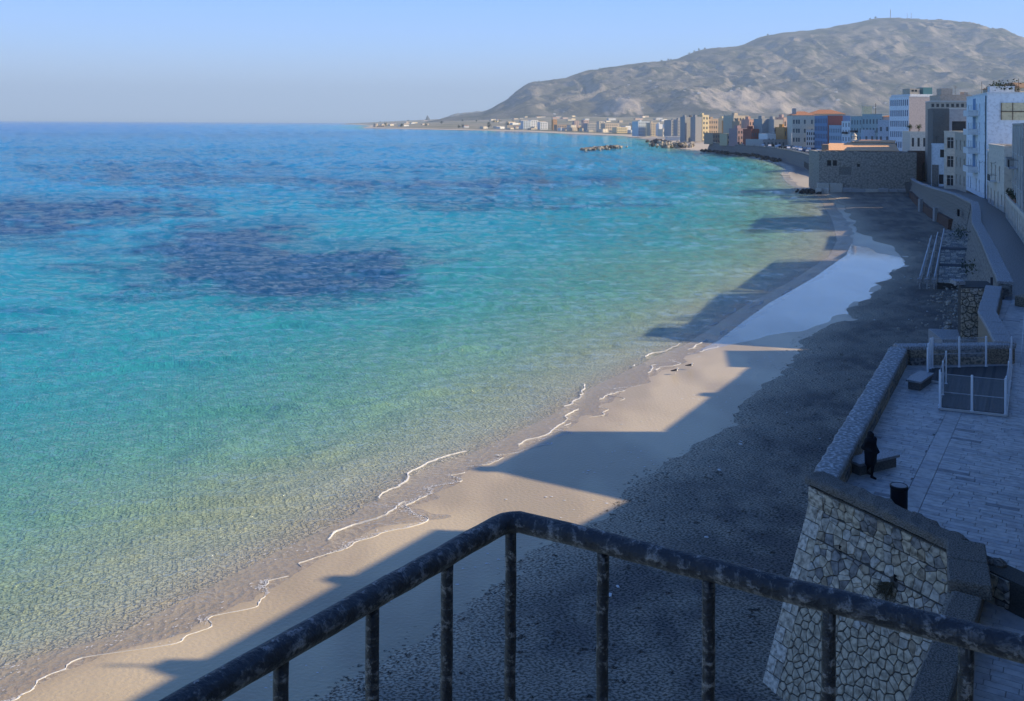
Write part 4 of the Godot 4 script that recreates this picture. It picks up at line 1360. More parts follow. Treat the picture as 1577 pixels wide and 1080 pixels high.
func make_balcony() -> void:
	# iron railing of the balcony that the picture is taken from
	var rusty := StandardMaterial3D.new()
	rusty.resource_name = "worn black paint"
	var spots := noise(121, 0.016, FastNoiseLite.TYPE_SIMPLEX, 6)
	spots.fractal_gain = 0.7
	rusty.albedo_texture = ntex(spots, [[0.0, lin(0.012, 0.013, 0.016)], [0.57, lin(0.016, 0.017, 0.021)], [0.66, lin(0.05, 0.045, 0.04)], [0.72, lin(0.20, 0.18, 0.16)], [0.8, lin(0.30, 0.28, 0.26)], [1.0, lin(0.16, 0.11, 0.08)]], 512)
	rusty.roughness = 0.55
	rusty.heightmap_enabled = true
	rusty.heightmap_texture = ntex(spots, [], 512)
	rusty.heightmap_scale = 0.35
	rusty.uv1_triplanar = true
	rusty.uv1_scale = Vector3.ONE * 5.0
	var rail := thing("balcony_railing", "worn black iron balcony railing with flaking paint in the foreground", "railing")
	var y := 18.052
	var corner := Vector2(0.0, 1.303)
	var ld := Vector2(-0.588, -0.809)
	var rd := Vector2(0.862, -0.507)
	var path := []
	for t: float in [1.55, 1.2, 0.9, 0.6, 0.3, 0.12, 0.03]:
		path.append(p3(corner.x + ld.x * t, corner.y + ld.y * t, y))
	for a: float in [0.25, 0.5, 0.75]:
		var q := corner + ld * 0.03 * (1.0 - a) * (1.0 - a) + rd * 0.03 * a * a
		path.append(p3(q.x, q.y, y))
	for t: float in [0.03, 0.12, 0.3, 0.6, 0.72]:
		path.append(p3(corner.x + rd.x * t, corner.y + rd.y * t, y))
	# fine steps so that the bar keeps slightly uneven
	var fine := []
	for i in path.size() - 1:
		var n := maxi(1, int(path[i].distance_to(path[i + 1]) / 0.03))
		for k in n:
			fine.append(path[i].lerp(path[i + 1], k / float(n)) + Vector3(rng.randf_range(-0.0005, 0.0005), rng.randf_range(-0.0007, 0.0007), 0))
	fine.append(path[-1])
	part("handrail", tube(fine, 0.0140, 20), rusty, rail)
	var spots_at := []
	for t in [0.134, 0.268, 0.402, 0.536, 0.67, 0.804, 0.938]:
		spots_at.append(corner + ld * t)
	spots_at.append(corner + ld * 0.008 + rd * 0.008)
	for t in [0.142, 0.285, 0.428, 0.571]:
		spots_at.append(corner + rd * t)
	for q in spots_at:
		var st := SurfaceTool.new()
		var rows := []
		for i in 33:
			rows.append(p3(q.x + rng.randf_range(-0.0006, 0.0006), q.y + rng.randf_range(-0.0006, 0.0006), y - 0.006 - i * 0.0305))
		part("baluster", tube(rows, 0.0080, 10), rusty, rail)
	part("bottom_rail", tube([p3(corner.x + ld.x * 1.5, corner.y + ld.y * 1.5, 17.1), p3(corner.x, corner.y, 17.1), p3(corner.x + rd.x * 0.7, corner.y + rd.y * 0.7, 17.1)], 0.009, 8), rusty, rail)

	# the balcony's own slab and the house it belongs to (behind and to the right of the viewer)
	var slab := PackedVector2Array([corner + Vector2(-0.03, 0.07), corner + rd * 0.78 + Vector2(0.0, 0.05), corner + rd * 0.78 + ld * 2.6, corner + ld * 2.6 + Vector2(-0.06, 0.0)])
	single("balcony_slab", "concrete balcony floor under the foreground railing", "balcony", prism(slab, 16.82, 17.0), mat("balcony concrete", lin(0.24, 0.23, 0.21), 0.9, tex["grain"], 0.8))

# ---------------------------------------------------------------- buildings
var wall_tex: Texture2D
var pane_m: Material
var dark_pane: Material
var shutter_m: Material
var tile_m: Material
var sill_m: Material

func plaster(c: String) -> Material:
	var table := {
		"tan": [0.52, 0.44, 0.34], "brown": [0.40, 0.305, 0.225], "pink": [0.52, 0.33, 0.26], "red": [0.30, 0.10, 0.075], "mauve": [0.36, 0.25, 0.25], "slate": [0.33, 0.33, 0.325], "grey": [0.38, 0.375, 0.365],
		"rose": [0.52, 0.39, 0.34], "orange": [0.55, 0.30, 0.12], "white": [0.70, 0.70, 0.68], "yellow": [0.52, 0.44, 0.28], "umber": [0.17, 0.135, 0.12], "lemon": [0.70, 0.58, 0.36], "paleblue": [0.55, 0.60, 0.62],
		"cream": [0.64, 0.57, 0.46], "blue": [0.17, 0.29, 0.45], "skyblue": [0.36, 0.46, 0.54], "seagreen": [0.33, 0.42, 0.43], "brick": [0.33, 0.10, 0.08], "sand": [0.45, 0.39, 0.31], "pinkwall": [0.50, 0.42, 0.38], "whiteblue": [0.74, 0.78, 0.80], "oldgrey": [0.40, 0.375, 0.34],
	}
	var v: Array = table[c]
	return mat("plaster " + c, lin(v[0], v[1], v[2]), 0.92, wall_tex, 7.0)

func make_house_mats() -> void:
	wall_tex = ntex(noise(131, 0.008, FastNoiseLite.TYPE_SIMPLEX, 4), [[0.15, grey(0.74)], [0.4, grey(0.92)], [0.6, grey(0.98)], [0.85, grey(1.0)]], 1024)
	pane_m = mat("window glass", lin(0.035, 0.045, 0.055), 0.12)
	dark_pane = mat("dark window", lin(0.02, 0.022, 0.026), 0.3)
	shutter_m = mat("shutter", lin(0.10, 0.13, 0.15), 0.7)
	tile_m = mat("roof tiles", lin(0.46, 0.22, 0.12), 0.9, tex["stain"], 2.6, tex["pit"], 4.0)
	sill_m = mat("pale sill", lin(0.55, 0.54, 0.50), 0.8)

# one face of a house with window openings: t has its x along the wall, y up and z outwards
func face_with_holes(st: SurfaceTool, t: Transform3D, L: float, H: float, holes: Array, deep: float) -> void:
	var xs := [0.0, L]
	var ys := [0.0, H]
	for h in holes:
		for k in [h.position.x, h.end.x]:
			if not xs.has(k): xs.append(k)
		for k in [h.position.y, h.end.y]:
			if not ys.has(k): ys.append(k)
	xs.sort()
	ys.sort()
	for i in xs.size() - 1:
		for j in ys.size() - 1:
			var mid := Vector2((xs[i] + xs[i + 1]) * 0.5, (ys[j] + ys[j + 1]) * 0.5)
			var open := false
			for h in holes:
				if (h as Rect2).has_point(mid):
					open = true
					break
			if not open:
				quad(st, t * Vector3(xs[i], ys[j], 0), t * Vector3(xs[i + 1], ys[j], 0), t * Vector3(xs[i + 1], ys[j + 1], 0), t * Vector3(xs[i], ys[j + 1], 0))
	for h in holes:
		var a: Vector2 = h.position
		var b: Vector2 = h.end
		var z := -deep
		quad(st, t * Vector3(a.x, a.y, 0), t * Vector3(b.x, a.y, 0), t * Vector3(b.x, a.y, z), t * Vector3(a.x, a.y, z))
		quad(st, t * Vector3(a.x, b.y, z), t * Vector3(b.x, b.y, z), t * Vector3(b.x, b.y, 0), t * Vector3(a.x, b.y, 0))
		quad(st, t * Vector3(a.x, a.y, z), t * Vector3(a.x, b.y, z), t * Vector3(a.x, b.y, 0), t * Vector3(a.x, a.y, 0))
		quad(st, t * Vector3(b.x, a.y, 0), t * Vector3(b.x, b.y, 0), t * Vector3(b.x, b.y, z), t * Vector3(b.x, a.y, z))

func window_grid(L: float, H: float, rows: int, cols: int, w: float, h: float, first: float, step: float, x0: float = 0.0, x1: float = 1.0) -> Array:
	var out := []
	for r in rows:
		for c in cols:
			var x := L * lerpf(x0, x1, (c + 0.5) / cols) - w * 0.5
			var y := first + r * step
			if y + h < H - 0.3:
				out.append(Rect2(snappedf(x, 0.01), snappedf(y, 0.01), w, h))
	return out

# a house between corners A and B (x, d) of its visible front, A on the left; opts: front, left, right (lists of Rect2), roof, sub (fine parts on windows)
func house(called: String, label: String, group: String, A: Vector2, B: Vector2, deep: float, y0: float, top: float, wall: Material, opts: Dictionary = {}) -> Node3D:
	var L := A.distance_to(B)
	var H := top - y0
	var o := thing(called, label, "building", p3(A.x, A.y, y0), atan2((B - A).y, (B - A).x), group)
	var faces := {
		"front": [Transform3D(Basis(), Vector3.ZERO), L],
		"right": [Transform3D(Basis(Vector3(0, 0, -1), Vector3.UP, Vector3(1, 0, 0)), Vector3(L, 0, 0)), deep],
		"left": [Transform3D(Basis(Vector3(0, 0, 1), Vector3.UP, Vector3(-1, 0, 0)), Vector3(0, 0, -deep)), deep],
		"back": [Transform3D(Basis(Vector3(-1, 0, 0), Vector3.UP, Vector3(0, 0, -1)), Vector3(L, 0, -deep)), L],
	}
	var reveal: float = opts.get("reveal", 0.22)
	var glass: Material = opts.get("glass", pane_m)
	var st := new_st()
	var second: Material = opts.get("front_wall", null)
	var st2 := new_st()
	for f in faces:
		var holes: Array = opts.get(f, [])
		face_with_holes(st2 if second and f == "front" else st, faces[f][0], faces[f][1], H, holes, reveal)
	var flat: bool = opts.get("roof", "flat") == "flat"
	var ry := H - 0.45 if flat else H - 0.01
	quad(st, Vector3(0, ry, 0), Vector3(L, ry, 0), Vector3(L, ry, -deep), Vector3(0, ry, -deep))
	part("wall", done(st), wall, o)
	if second:
		part("front_wall", done(st2), second, o)
	if flat:
		var ps := new_st()
		var e := 0.06
		var tk := 0.32
		add_box(ps, Vector3(-e, H - 0.16, -tk), Vector3(L + e, H + 0.06, e))
		add_box(ps, Vector3(-e, H - 0.16, -deep - e), Vector3(L + e, H + 0.06, -deep + tk))
		add_box(ps, Vector3(-e, H - 0.158, -deep + tk), Vector3(tk, H + 0.058, -tk))
		add_box(ps, Vector3(L - tk, H - 0.158, -deep + tk), Vector3(L + e, H + 0.058, -tk))
		part("parapet", done(ps), opts.get("trim", wall), o)
	else:
		var rs := new_st()
		var rise: float = opts.get("rise", 1.6)
		var e := 0.35
		var a := Vector3(-e, H, e)
		var b := Vector3(L + e, H, e)
		var c := Vector3(L + e, H, -deep - e)
		var d := Vector3(-e, H, -deep - e)
		var hip := minf(deep * 0.5, L * 0.35)
		var m0 := Vector3(hip, H + rise, -deep * 0.5)
		var m1 := Vector3(L - hip, H + rise, -deep * 0.5)
		quad(rs, a, b, m1, m0)
		quad(rs, c, d, m0, m1)
		tri(rs, b, c, m1)
		tri(rs, d, a, m0)
		quad(rs, a, d, c, b)
		part("roof", done(rs), opts.get("roof_mat", tile_m), o)
	var far: bool = opts.get("far", false)
	var fs := new_st()
	for f in faces:
		var t: Transform3D = faces[f][0]
		for h in opts.get(f, []):
			var r: Rect2 = h
			var c := r.get_center()
			if far:
				add_box(fs, Vector3(r.position.x, r.position.y, -reveal - 0.05), Vector3(r.end.x, r.end.y, -reveal + 0.02), t)
				continue
			var wn := part("window", box1, glass, o, t * Transform3D(Basis.from_scale(Vector3(r.size.x, r.size.y, 0.06)), Vector3(c.x, c.y, -reveal)))
			if opts.get("sub", false):
				var inv := Vector3(1.0 / r.size.x, 1.0 / r.size.y, 1.0 / 0.06)
				for fr in [[Vector3(0.07, r.size.y, 0.10), Vector3(0, 0, 0.03)], [Vector3(r.size.x, 0.07, 0.10), Vector3(0, 0.2 * r.size.y, 0.03)]]:
					part("frame", box1, opts.get("frame_mat", sill_m), wn, Transform3D(Basis.from_scale(fr[0] * inv), fr[1] * inv))
				part("sill", box1, sill_m, wn, Transform3D(Basis.from_scale(Vector3(r.size.x + 0.24, 0.09, 0.34) * inv), Vector3(0, -r.size.y * 0.5 - 0.05, 0.19) * inv))
	if far and (opts.has("front") or opts.has("left") or opts.has("right")):
		part("windows", done(fs), glass, o).set_meta("kind", "stuff")
	return o

# balcony on a house's own front (local x, y); z is outwards
func balcony(o: Node3D, x0: float, x1: float, y: float, out: float, slab: Material, rail: Material, solid: bool, t: Transform3D = Transform3D()) -> void:
	var b := part("balcony", box1, slab, o, t * Transform3D(Basis.from_scale(Vector3(x1 - x0, 0.18, out)), Vector3((x0 + x1) * 0.5, y, out * 0.5)))
	var inv := Vector3(1.0 / (x1 - x0), 1.0 / 0.18, 1.0 / out)
	if solid:
		part("balustrade", box1, rail, b, Transform3D(Basis.from_scale(Vector3(x1 - x0, 0.95, 0.09) * inv), Vector3(0, 0.57, out * 0.5 - 0.05) * inv))
		for s in [-1, 1]:
			part("balustrade", box1, rail, b, Transform3D(Basis.from_scale(Vector3(0.09, 0.95, out - 0.1) * inv), Vector3(s * ((x1 - x0) * 0.5 - 0.05), 0.57, -0.05) * inv))
	else:
		part("top_rail", box1, rail, b, Transform3D(Basis.from_scale(Vector3(x1 - x0, 0.05, 0.05) * inv), Vector3(0, 1.05, out * 0.5 - 0.05) * inv))
		for k in 9:
			part("bar", box1, rail, b, Transform3D(Basis.from_scale(Vector3(0.035, 1.0, 0.035) * inv), Vector3(lerpf(-0.48, 0.48, k / 8.0) * (x1 - x0), 0.55, out * 0.5 - 0.05) * inv))
		for s in [-1, 1]:
			part("top_rail", box1, rail, b, Transform3D(Basis.from_scale(Vector3(0.05, 0.05, out) * inv), Vector3(s * ((x1 - x0) * 0.5 - 0.03), 1.05, 0) * inv))

func make_row_houses() -> void:
	var iron: Material = mats["iron"]
	# houses along the square; all but the last stand just outside the picture and shade the beach
	var g := "houses along the seaside road"
	var own := house("house", "old grey house that the balcony belongs to", g, Vector2(29.6, 41.2), Vector2(-9.5, -16.4), 11.0, 5.8, 19.85, plaster("sand"), {"front": window_grid(69.6, 14.0, 3, 18, 1.2, 2.3, 1.3, 4.4)})
	block("chimney", Vector3(12.6, 13.9, -1.0), Vector3(13.3, 15.0, -0.1), plaster("sand"), own)
	block("chimney", Vector3(5.2, 13.9, -1.1), Vector3(5.7, 14.8, -0.15), plaster("sand"), own)
	block("aerial", Vector3(12.85, 15.0, -0.5), Vector3(12.95, 16.2, -0.42), iron, own)
	house("house", "set back pale house next to the balcony's house", g, Vector2(38.6, 46.2), Vector2(34.2, 41.35), 9.0, 5.8, 18.9, plaster("cream"), {"front": window_grid(6.5, 13.0, 3, 2, 1.1, 2.2, 1.3, 4.2)})
	var hb := house("house", "tall sand coloured house at the head of the square", g, Vector2(38.7, 55.0), Vector2(34.4, 48.7), 12.0, 5.8, 21.4, plaster("sand"), {"front": window_grid(7.6, 15.5, 4, 2, 1.1, 2.1, 1.2, 3.7), "right": window_grid(12.0, 15.5, 4, 3, 1.1, 2.1, 1.2, 3.7)})
	block("chimney", Vector3(6.9, 15.3, -1.0), Vector3(7.5, 16.4, -0.3), plaster("sand"), hb)
	var hc := house("house", "long plain house beyond the square", g, Vector2(48.9, 70.1), Vector2(39.9, 55.1), 10.0, 5.8, 18.5, plaster("oldgrey"), {"front": window_grid(17.5, 12.7, 3, 5, 1.1, 2.1, 1.2, 3.8)})
	block("roof_rail", Vector3(0.3, 12.9, -0.3), Vector3(2.4, 13.0, -0.2), iron, hc)
	block("chimney", Vector3(8.0, 12.7, -1.2), Vector3(8.8, 13.5, -0.2), plaster("oldgrey"), hc)
	house("house", "narrow white house with a higher roof beyond the square", g, Vector2(50.0, 75.5), Vector2(49.0, 70.2), 9.0, 5.8, 19.5, plaster("white"), {"front": window_grid(5.4, 13.7, 3, 2, 1.1, 2.1, 1.2, 3.9)})
	house("house", "low set back house in the gap of the row", g, Vector2(54.0, 79.3), Vector2(52.4, 75.6), 9.0, 5.8, 17.4, plaster("cream"), {"front": window_grid(4.0, 11.6, 3, 1, 1.1, 2.1, 1.2, 3.6)})
	var he2 := house("house", "grey terraced house just right of the picture", g, Vector2(57.0, 103.5), Vector2(47.2, 79.6), 10.0, 5.8, 20.0, plaster("grey"), {"front": window_grid(25.8, 14.2, 4, 8, 1.1, 2.0, 1.1, 3.5)})
	block("roof_room", Vector3(19.2, 14.2, -4.0), Vector3(24.8, 15.9, 0.0), plaster("grey"), he2)
	block("roof_room", Vector3(14.2, 14.1, -3.0), Vector3(15.6, 15.2, 0.0), plaster("grey"), he2)
	var he := house("house", "weathered grey house with a balcony at the right edge of the picture", g, Vector2(68.2, 128.2), Vector2(57.1, 105.1), 10.0, 5.8, 18.9, plaster("oldgrey"), {"front": window_grid(25.6, 13.1, 3, 8, 1.0, 2.2, 1.4, 4.0), "left": [], "sub": true})
	balcony(he, 1.0, 7.0, 7.6, 1.0, plaster("grey"), plaster("oldgrey"), true)
	balcony(he, 10.5, 15.0, 7.6, 1.0, plaster("grey"), iron, false)
	for k in 4:
		block("downpipe", Vector3(2.6 + k * 6.0, 0.2, 0.01), Vector3(2.75 + k * 6.0, 12.8, 0.16), sill_m, he)
	# white yards with doors at its foot
	var yard := house("yard_house", "low whitewashed lean-to with dark doors and a planted roof at the right edge", g, Vector2(69.5, 132.4), Vector2(50.2, 90.2), 0.9, 5.8, 9.0, plaster("cream"), {"front": window_grid(46.4, 3.2, 1, 17, 1.2, 2.6, 0.1, 3.0), "glass": dark_pane})
	block("planter", Vector3(3.0, 3.25, -0.8), Vector3(17.5, 3.7, -0.1), mat("terracotta", lin(0.22, 0.11, 0.07), 0.9), yard)
	var pl := new_st()
	for i in 520:
		var c := Vector3(rng.randf_range(3.0, 17.5), 3.7 + absf(rng.randfn(0.0, 0.3)), rng.randf_range(-0.9, 0.2))
		var l := Vector3(rng.randf_range(-1, 1), rng.randf_range(-1, 1), rng.randf_range(-1, 1)).normalized() * 0.28
		tri(pl, c, c + l, c + Vector3(l.z, l.x, l.y) * 0.6)
	part("plants", done(pl), mat("planter leaves", lin(0.05, 0.055, 0.03), 0.95), yard).set_meta("kind", "stuff")
	# cream house with an iron balcony
	var cr := house("house", "cream house with an iron balcony between the white balcony block and the grey house", g, Vector2(79.8, 157.5), Vector2(73.0, 139.5), 9.0, 5.75, 15.6, plaster("cream"), {"front": [Rect2(3.0, 0.2, 1.2, 2.5), Rect2(7.6, 0.2, 1.1, 2.4), Rect2(11.8, 0.2, 1.2, 2.5), Rect2(16.0, 0.9, 1.2, 1.6), Rect2(3.4, 4.5, 1.2, 2.4), Rect2(8.2, 4.3, 1.2, 2.4), Rect2(13.4, 4.3, 1.2, 2.4)], "sub": true})
	balcony(cr, 7.2, 10.8, 4.1, 1.0, sill_m, iron, false)
	block("stone_base", Vector3(0.0, 0.0, 0.0), Vector3(2.9, 0.9, 0.06), plaster("grey"), cr)
	block("stone_base", Vector3(4.3, 0.0, 0.0), Vector3(7.5, 0.9, 0.06), plaster("grey"), cr)
	house("house", "small set back house between the grey house and the cream house", g, Vector2(75.5, 139.2), Vector2(69.6, 129.2), 8.0, 5.8, 15.0, plaster("sand"), {"front": window_grid(11.6, 9.2, 2, 3, 1.0, 2.0, 1.0, 4.0)})
	var low := house("house", "narrow beige wall house with a dark grille against the white balcony block", g, Vector2(83.6, 165.4), Vector2(80.2, 158.0), 6.0, 5.7, 14.45, plaster("sand"), {"front": [Rect2(1.2, 0.9, 3.2, 1.7)], "glass": dark_pane})
	block("cornice", Vector3(-0.1, 8.5, 0.0), Vector3(8.2, 8.78, 0.14), sill_m, low)
	# white block with four balconies
	var A := Vector2(93.2, 193.0)
	var B := Vector2(83.9, 166.2)
	var wl := 28.4
	var wins := []
	for r in 5:
		for x in [2.6, 6.4, 14.4, 18.6, 25.2]:
			wins.append(Rect2(x, 1.0 + r * 3.55, 1.1, 2.1))
	var wh := house("apartment_house", "tall white and pale blue house with four stacked balconies and a roof terrace", g, A, B, 6.6, 5.5, 24.5, plaster("whiteblue"), {"front": wins, "right": [], "sub": true, "glass": shutter_m, "trim": plaster("white")})
	for r in 4:
		balcony(wh, 9.6, 17.2, 4.4 + r * 3.55, 1.7, plaster("white"), plaster("white"), true)
	for r in 4:
		block("balcony_wall", Vector3(9.9, 4.5 + r * 3.55, 0.002), Vector3(13.6, 7.7 + r * 3.55, 0.05), plaster("blue"), wh)
	block("downpipe", Vector3(27.2, 0.2, 0.01), Vector3(27.4, 18.5, 0.18), shutter_m, wh)
	block("terrace_back_wall", Vector3(28.46, 14.2, -6.1), Vector3(28.50, 17.2, -2.2), plaster("lemon"), wh)
	block("terrace_frame", Vector3(28.52, 15.6, -6.2), Vector3(28.60, 15.75, -2.1), mat("terrace dark", lin(0.10, 0.07, 0.05), 0.8), wh)
	for z in [-6.15, -4.0, -2.2]:
		block("terrace_post", Vector3(28.52, 14.2, z - 0.05), Vector3(28.62, 17.2, z + 0.05), mats["terrace dark"], wh)
	block("roof_room", Vector3(21.0, 18.5, -5.0), Vector3(24.0, 20.3, -1.0), plaster("white"), wh)
	var ts := new_st()
	for i in 420:
		var c := Vector3(rng.randfn(20.0, 3.2), 19.6 + absf(rng.randfn(0.0, 0.7)), rng.randf_range(-5.5, -1.5))
		var l := Vector3(rng.randf_range(-1, 1), rng.randf_range(-1, 1), rng.randf_range(-1, 1)).normalized() * 0.5
		tri(ts, c, c + l, c + Vector3(l.z, l.x, l.y) * 0.6)
	part("terrace_plants", done(ts), mat("terrace leaves", lin(0.03, 0.045, 0.02), 0.95), wh).set_meta("kind", "stuff")
	house("apartment_house", "brown roof pergola house behind the white balcony block", g, Vector2(92.6, 171.5), Vector2(99.4, 173.5), 9.0, 5.5, 25.6, plaster("tan"), {"roof": "tiles", "rise": 1.2, "roof_mat": mat("brown roof", lin(0.2, 0.13, 0.08), 0.9)})
	house("house", "sunlit white house end at the right edge above the grey house", g, Vector2(92.0, 170.4), Vector2(99.0, 176.0), 3.0, 5.8, 21.7, plaster("white"), {})
	# narrow group by the gate
	house("house", "plain low house behind the cream house and the small white house", g, Vector2(105.0, 223.5), Vector2(101.4, 212.6), 8.0, 4.4, 16.8, plaster("tan"), {})
	house("house", "plain pale house in the shade between white balcony block and cream house", g, Vector2(97.6, 207.4), Vector2(93.4, 193.4), 9.0, 4.8, 17.2, plaster("sand"), {"front": window_grid(14.6, 12.4, 3, 3, 1.0, 2.1, 1.2, 3.7)})
	house("house", "cream three storey house with dark windows left of the white balcony block", g, Vector2(97.5, 212.3), Vector2(100.7, 207.8), 8.0, 4.4, 17.4, plaster("cream"), {"front": [Rect2(0.7, 0.8, 1.5, 2.3), Rect2(0.7, 5.0, 1.5, 2.4), Rect2(0.7, 9.2, 1.5, 2.4), Rect2(3.6, 0.8, 1.0, 2.4), Rect2(3.6, 5.0, 1.0, 2.4), Rect2(3.6, 9.2, 1.0, 2.4)], "glass": dark_pane, "sub": true})
	var sw := house("house", "small white upper house over dark rubble stone beside the gate", g, Vector2(101.2, 227.0), Vector2(104.3, 225.5), 6.0, 4.0, 14.2, plaster("whiteblue"), {"front": [Rect2(1.9, 7.0, 0.9, 1.9), Rect2(1.7, 0.6, 1.0, 2.3)], "glass": dark_pane})
	block("rubble_wall", Vector3(0.1, 0.0, 0.0), Vector3(1.6, 5.2, 0.12), stone_mats[5], sw)
	block("downpipe", Vector3(0.02, 0.0, 0.0), Vector3(0.14, 10.0, 0.14), sill_m, sw)
	house("house", "dark grey green windowless block behind the small white house", g, Vector2(106.4, 238.0), Vector2(111.6, 236.4), 10.0, 3.5, 22.9, mat("dark render", lin(0.16, 0.155, 0.14), 0.95, wall_tex, 6.0), {})
	house("house", "grey blue upper block with one wide dark window behind the cream house", g, Vector2(105.0, 226.0), Vector2(109.8, 223.0), 9.0, 4.0, 22.8, plaster("grey"), {"front": [Rect2(0.6, 13.0, 3.0, 2.7)], "glass": dark_pane, "trim": sill_m})
	house("house", "long beige terrace house with arched balustrade above the grey blocks", g, Vector2(112.0, 252.0), Vector2(122.5, 249.0), 9.0, 3.5, 25.2, plaster("sand"), {"front": window_grid(10.9, 21.7, 1, 9, 0.7, 0.9, 20.1, 3.0), "trim": sill_m})
	var bt := house("house", "beige stepped top block with a raised middle behind the long terrace house", g, Vector2(119.6, 263.0), Vector2(128.0, 262.0), 9.0, 3.5, 27.2, plaster("sand"), {})
	block("roof_room", Vector3(0.6, 23.5, -5.0), Vector3(3.6, 25.6, -1.0), plaster("sand"), bt)
	block("roof_room", Vector3(6.6, 23.5, -4.0), Vector3(7.8, 24.6, -1.0), plaster("tan"), bt)
	# big white five storey block with rows of windows and a blind pinkish end wall
	var bw := []
	for r in 5:
		for c in 9:
			bw.append(Rect2(0.6 + c * 1.55, 2.9 + r * 4.2 + 1.8, 0.95, 2.4))
	var big := house("office_block", "big white five storey block with rows of dark windows and blind pinkish end wall", g, Vector2(154.2, 384.6), Vector2(156.0, 370.0), 11.0, 5.0, 30.1, plaster("pinkwall"), {"front": bw, "front_wall": plaster("whiteblue"), "glass": mat("blue shutter", lin(0.035, 0.075, 0.14), 0.5), "trim": plaster("white")})
	block("roof_band", Vector3(0.2, 25.2, -10.0), Vector3(14.4, 26.0, -0.6), plaster("white"), big)
	block("roof_room", Vector3(8.5, 25.95, -5.0), Vector3(14.0, 28.2, -0.8), plaster("sand"), big)
	block("glass_lantern", Vector3(9.5, 25.95, -10.0), Vector3(14.3, 28.7, -6.2), mat("green lantern", lin(0.10, 0.22, 0.22), 0.2), big)
	block("roof_slot", Vector3(14.001, 27.0, -2.4), Vector3(14.05, 27.7, -1.5), dark_pane, big)
	block("roof_slot", Vector3(14.001, 27.0, -3.8), Vector3(14.05, 27.7, -2.9), dark_pane, big)
	house("garden_wall_house", "low pale building with pointed openings in front of the pinkish end wall", g, Vector2(146.4, 346.0), Vector2(156.0, 344.0), 14.0, 4.5, 16.4, plaster("cream"), {"front": window_grid(9.8, 11.9, 1, 5, 0.8, 3.2, 6.4, 5.0), "glass": dark_pane})
	for q in [[148.8, 352.0, "round clipped tree on the terrace before the pinkish end wall, left one"], [152.2, 352.0, "round clipped tree on the terrace before the pinkish end wall, right one"]]:
		tree(Vector3(q[0], 16.0, -q[1]), 3.0, 1.25, q[2], "terrace trees")
	house("house", "long plain block behind the gate houses", g, Vector2(122.5, 277.0), Vector2(124.0, 204.0), 9.0, 4.0, 23.5, plaster("sand"), {})
	# gate with a pointed arch between fort and houses
	var gate := thing("arched_gate", "dark reddish gate wall with a tall arch beside the fort", "gate")
	var gm := mat("red gate stone", lin(0.17, 0.105, 0.085), 0.95, tex["stain"], 4.0, tex["pit"], 4.0)
	var gs := new_st()
	var arc := PackedVector2Array([Vector2(0, 0), Vector2(0, 9.0), Vector2(6.6, 9.0), Vector2(6.6, 0), Vector2(5.9, 0)])
	for i in 9:
		var a := PI * i / 8.0
		arc.append(Vector2(4.7 + 1.2 * cos(a), 4.6 + 1.5 * sin(a)))
	arc.append(Vector2(3.5, 0))
	var gt := Transform3D(Basis(Vector3.UP, -0.1), p3(110.6, 262.0, 2.6))
	var ix := Geometry2D.triangulate_polygon(arc)
	for i in range(0, ix.size(), 3):
		for z in [0.0, -1.4]:
			tri(gs, gt * Vector3(arc[ix[i]].x, arc[ix[i]].y, z), gt * Vector3(arc[ix[i + 1]].x, arc[ix[i + 1]].y, z), gt * Vector3(arc[ix[i + 2]].x, arc[ix[i + 2]].y, z))
	for i in arc.size():
		var a := arc[i]
		var b := arc[(i + 1) % arc.size()]
		quad(gs, gt * Vector3(a.x, a.y, 0), gt * Vector3(b.x, b.y, 0), gt * Vector3(b.x, b.y, -1.4), gt * Vector3(a.x, a.y, -1.4))
	part("wall", done(gs), gm, gate)
	part("door", box1, mat("gate door", lin(0.04, 0.03, 0.028), 0.9), gate, gt * Transform3D(Basis.from_scale(Vector3(2.6, 6.4, 0.1)), Vector3(4.7, 3.1, -1.0)))
	part("pilaster", box1, sill_m, gate, gt * Transform3D(Basis.from_scale(Vector3(1.1, 8.6, 0.5)), Vector3(-0.4, 4.3, 0.1)))
	for q in [[wh, 6.0, -2.0, 18.5, 3.4], [wh, 11.5, -4.0, 18.5, 2.6], [wh, 26.5, -5.2, 18.5, 3.0], [cr, 5.0, -3.0, 9.4, 2.8], [cr, 14.0, -5.0, 9.4, 2.2], [he, 4.0, -2.0, 12.7, 2.6], [he, 9.0, -4.0, 12.7, 3.2], [big, 4.0, -5.0, 25.0, 3.5], [bt, 5.0, -3.0, 23.2, 3.2], [sw, 1.0, -2.0, 9.8, 2.4]]:
		var o: Node3D = q[0]
		part("roof_aerial", tube([Vector3(q[1], q[3], q[2]), Vector3(q[1], q[3] + q[4], q[2])], 0.035, 5), iron, o)
		for k in 4:
			block("aerial_rod", Vector3(q[1] - 0.55 + 0.09 * k, q[3] + q[4] - 0.1 - 0.22 * k, q[2] - 0.02), Vector3(q[1] + 0.55 - 0.09 * k, q[3] + q[4] - 0.06 - 0.22 * k, q[2] + 0.02), iron, o)
	for q in [[cr, 10.5, -4.0, 9.2], [he, 14.0, -4.0, 12.6], [wh, 15.5, -4.5, 18.1]]:
		part("water_tank", lathe([Vector2(0.0, 0.0), Vector2(0.65, 0.0), Vector2(0.65, 1.2), Vector2(0.5, 1.35), Vector2(0.0, 1.4)], 14), mat("water tank", lin(0.20, 0.27, 0.33), 0.6), q[0], Transform3D(Basis(), Vector3(q[1], q[3], q[2])))
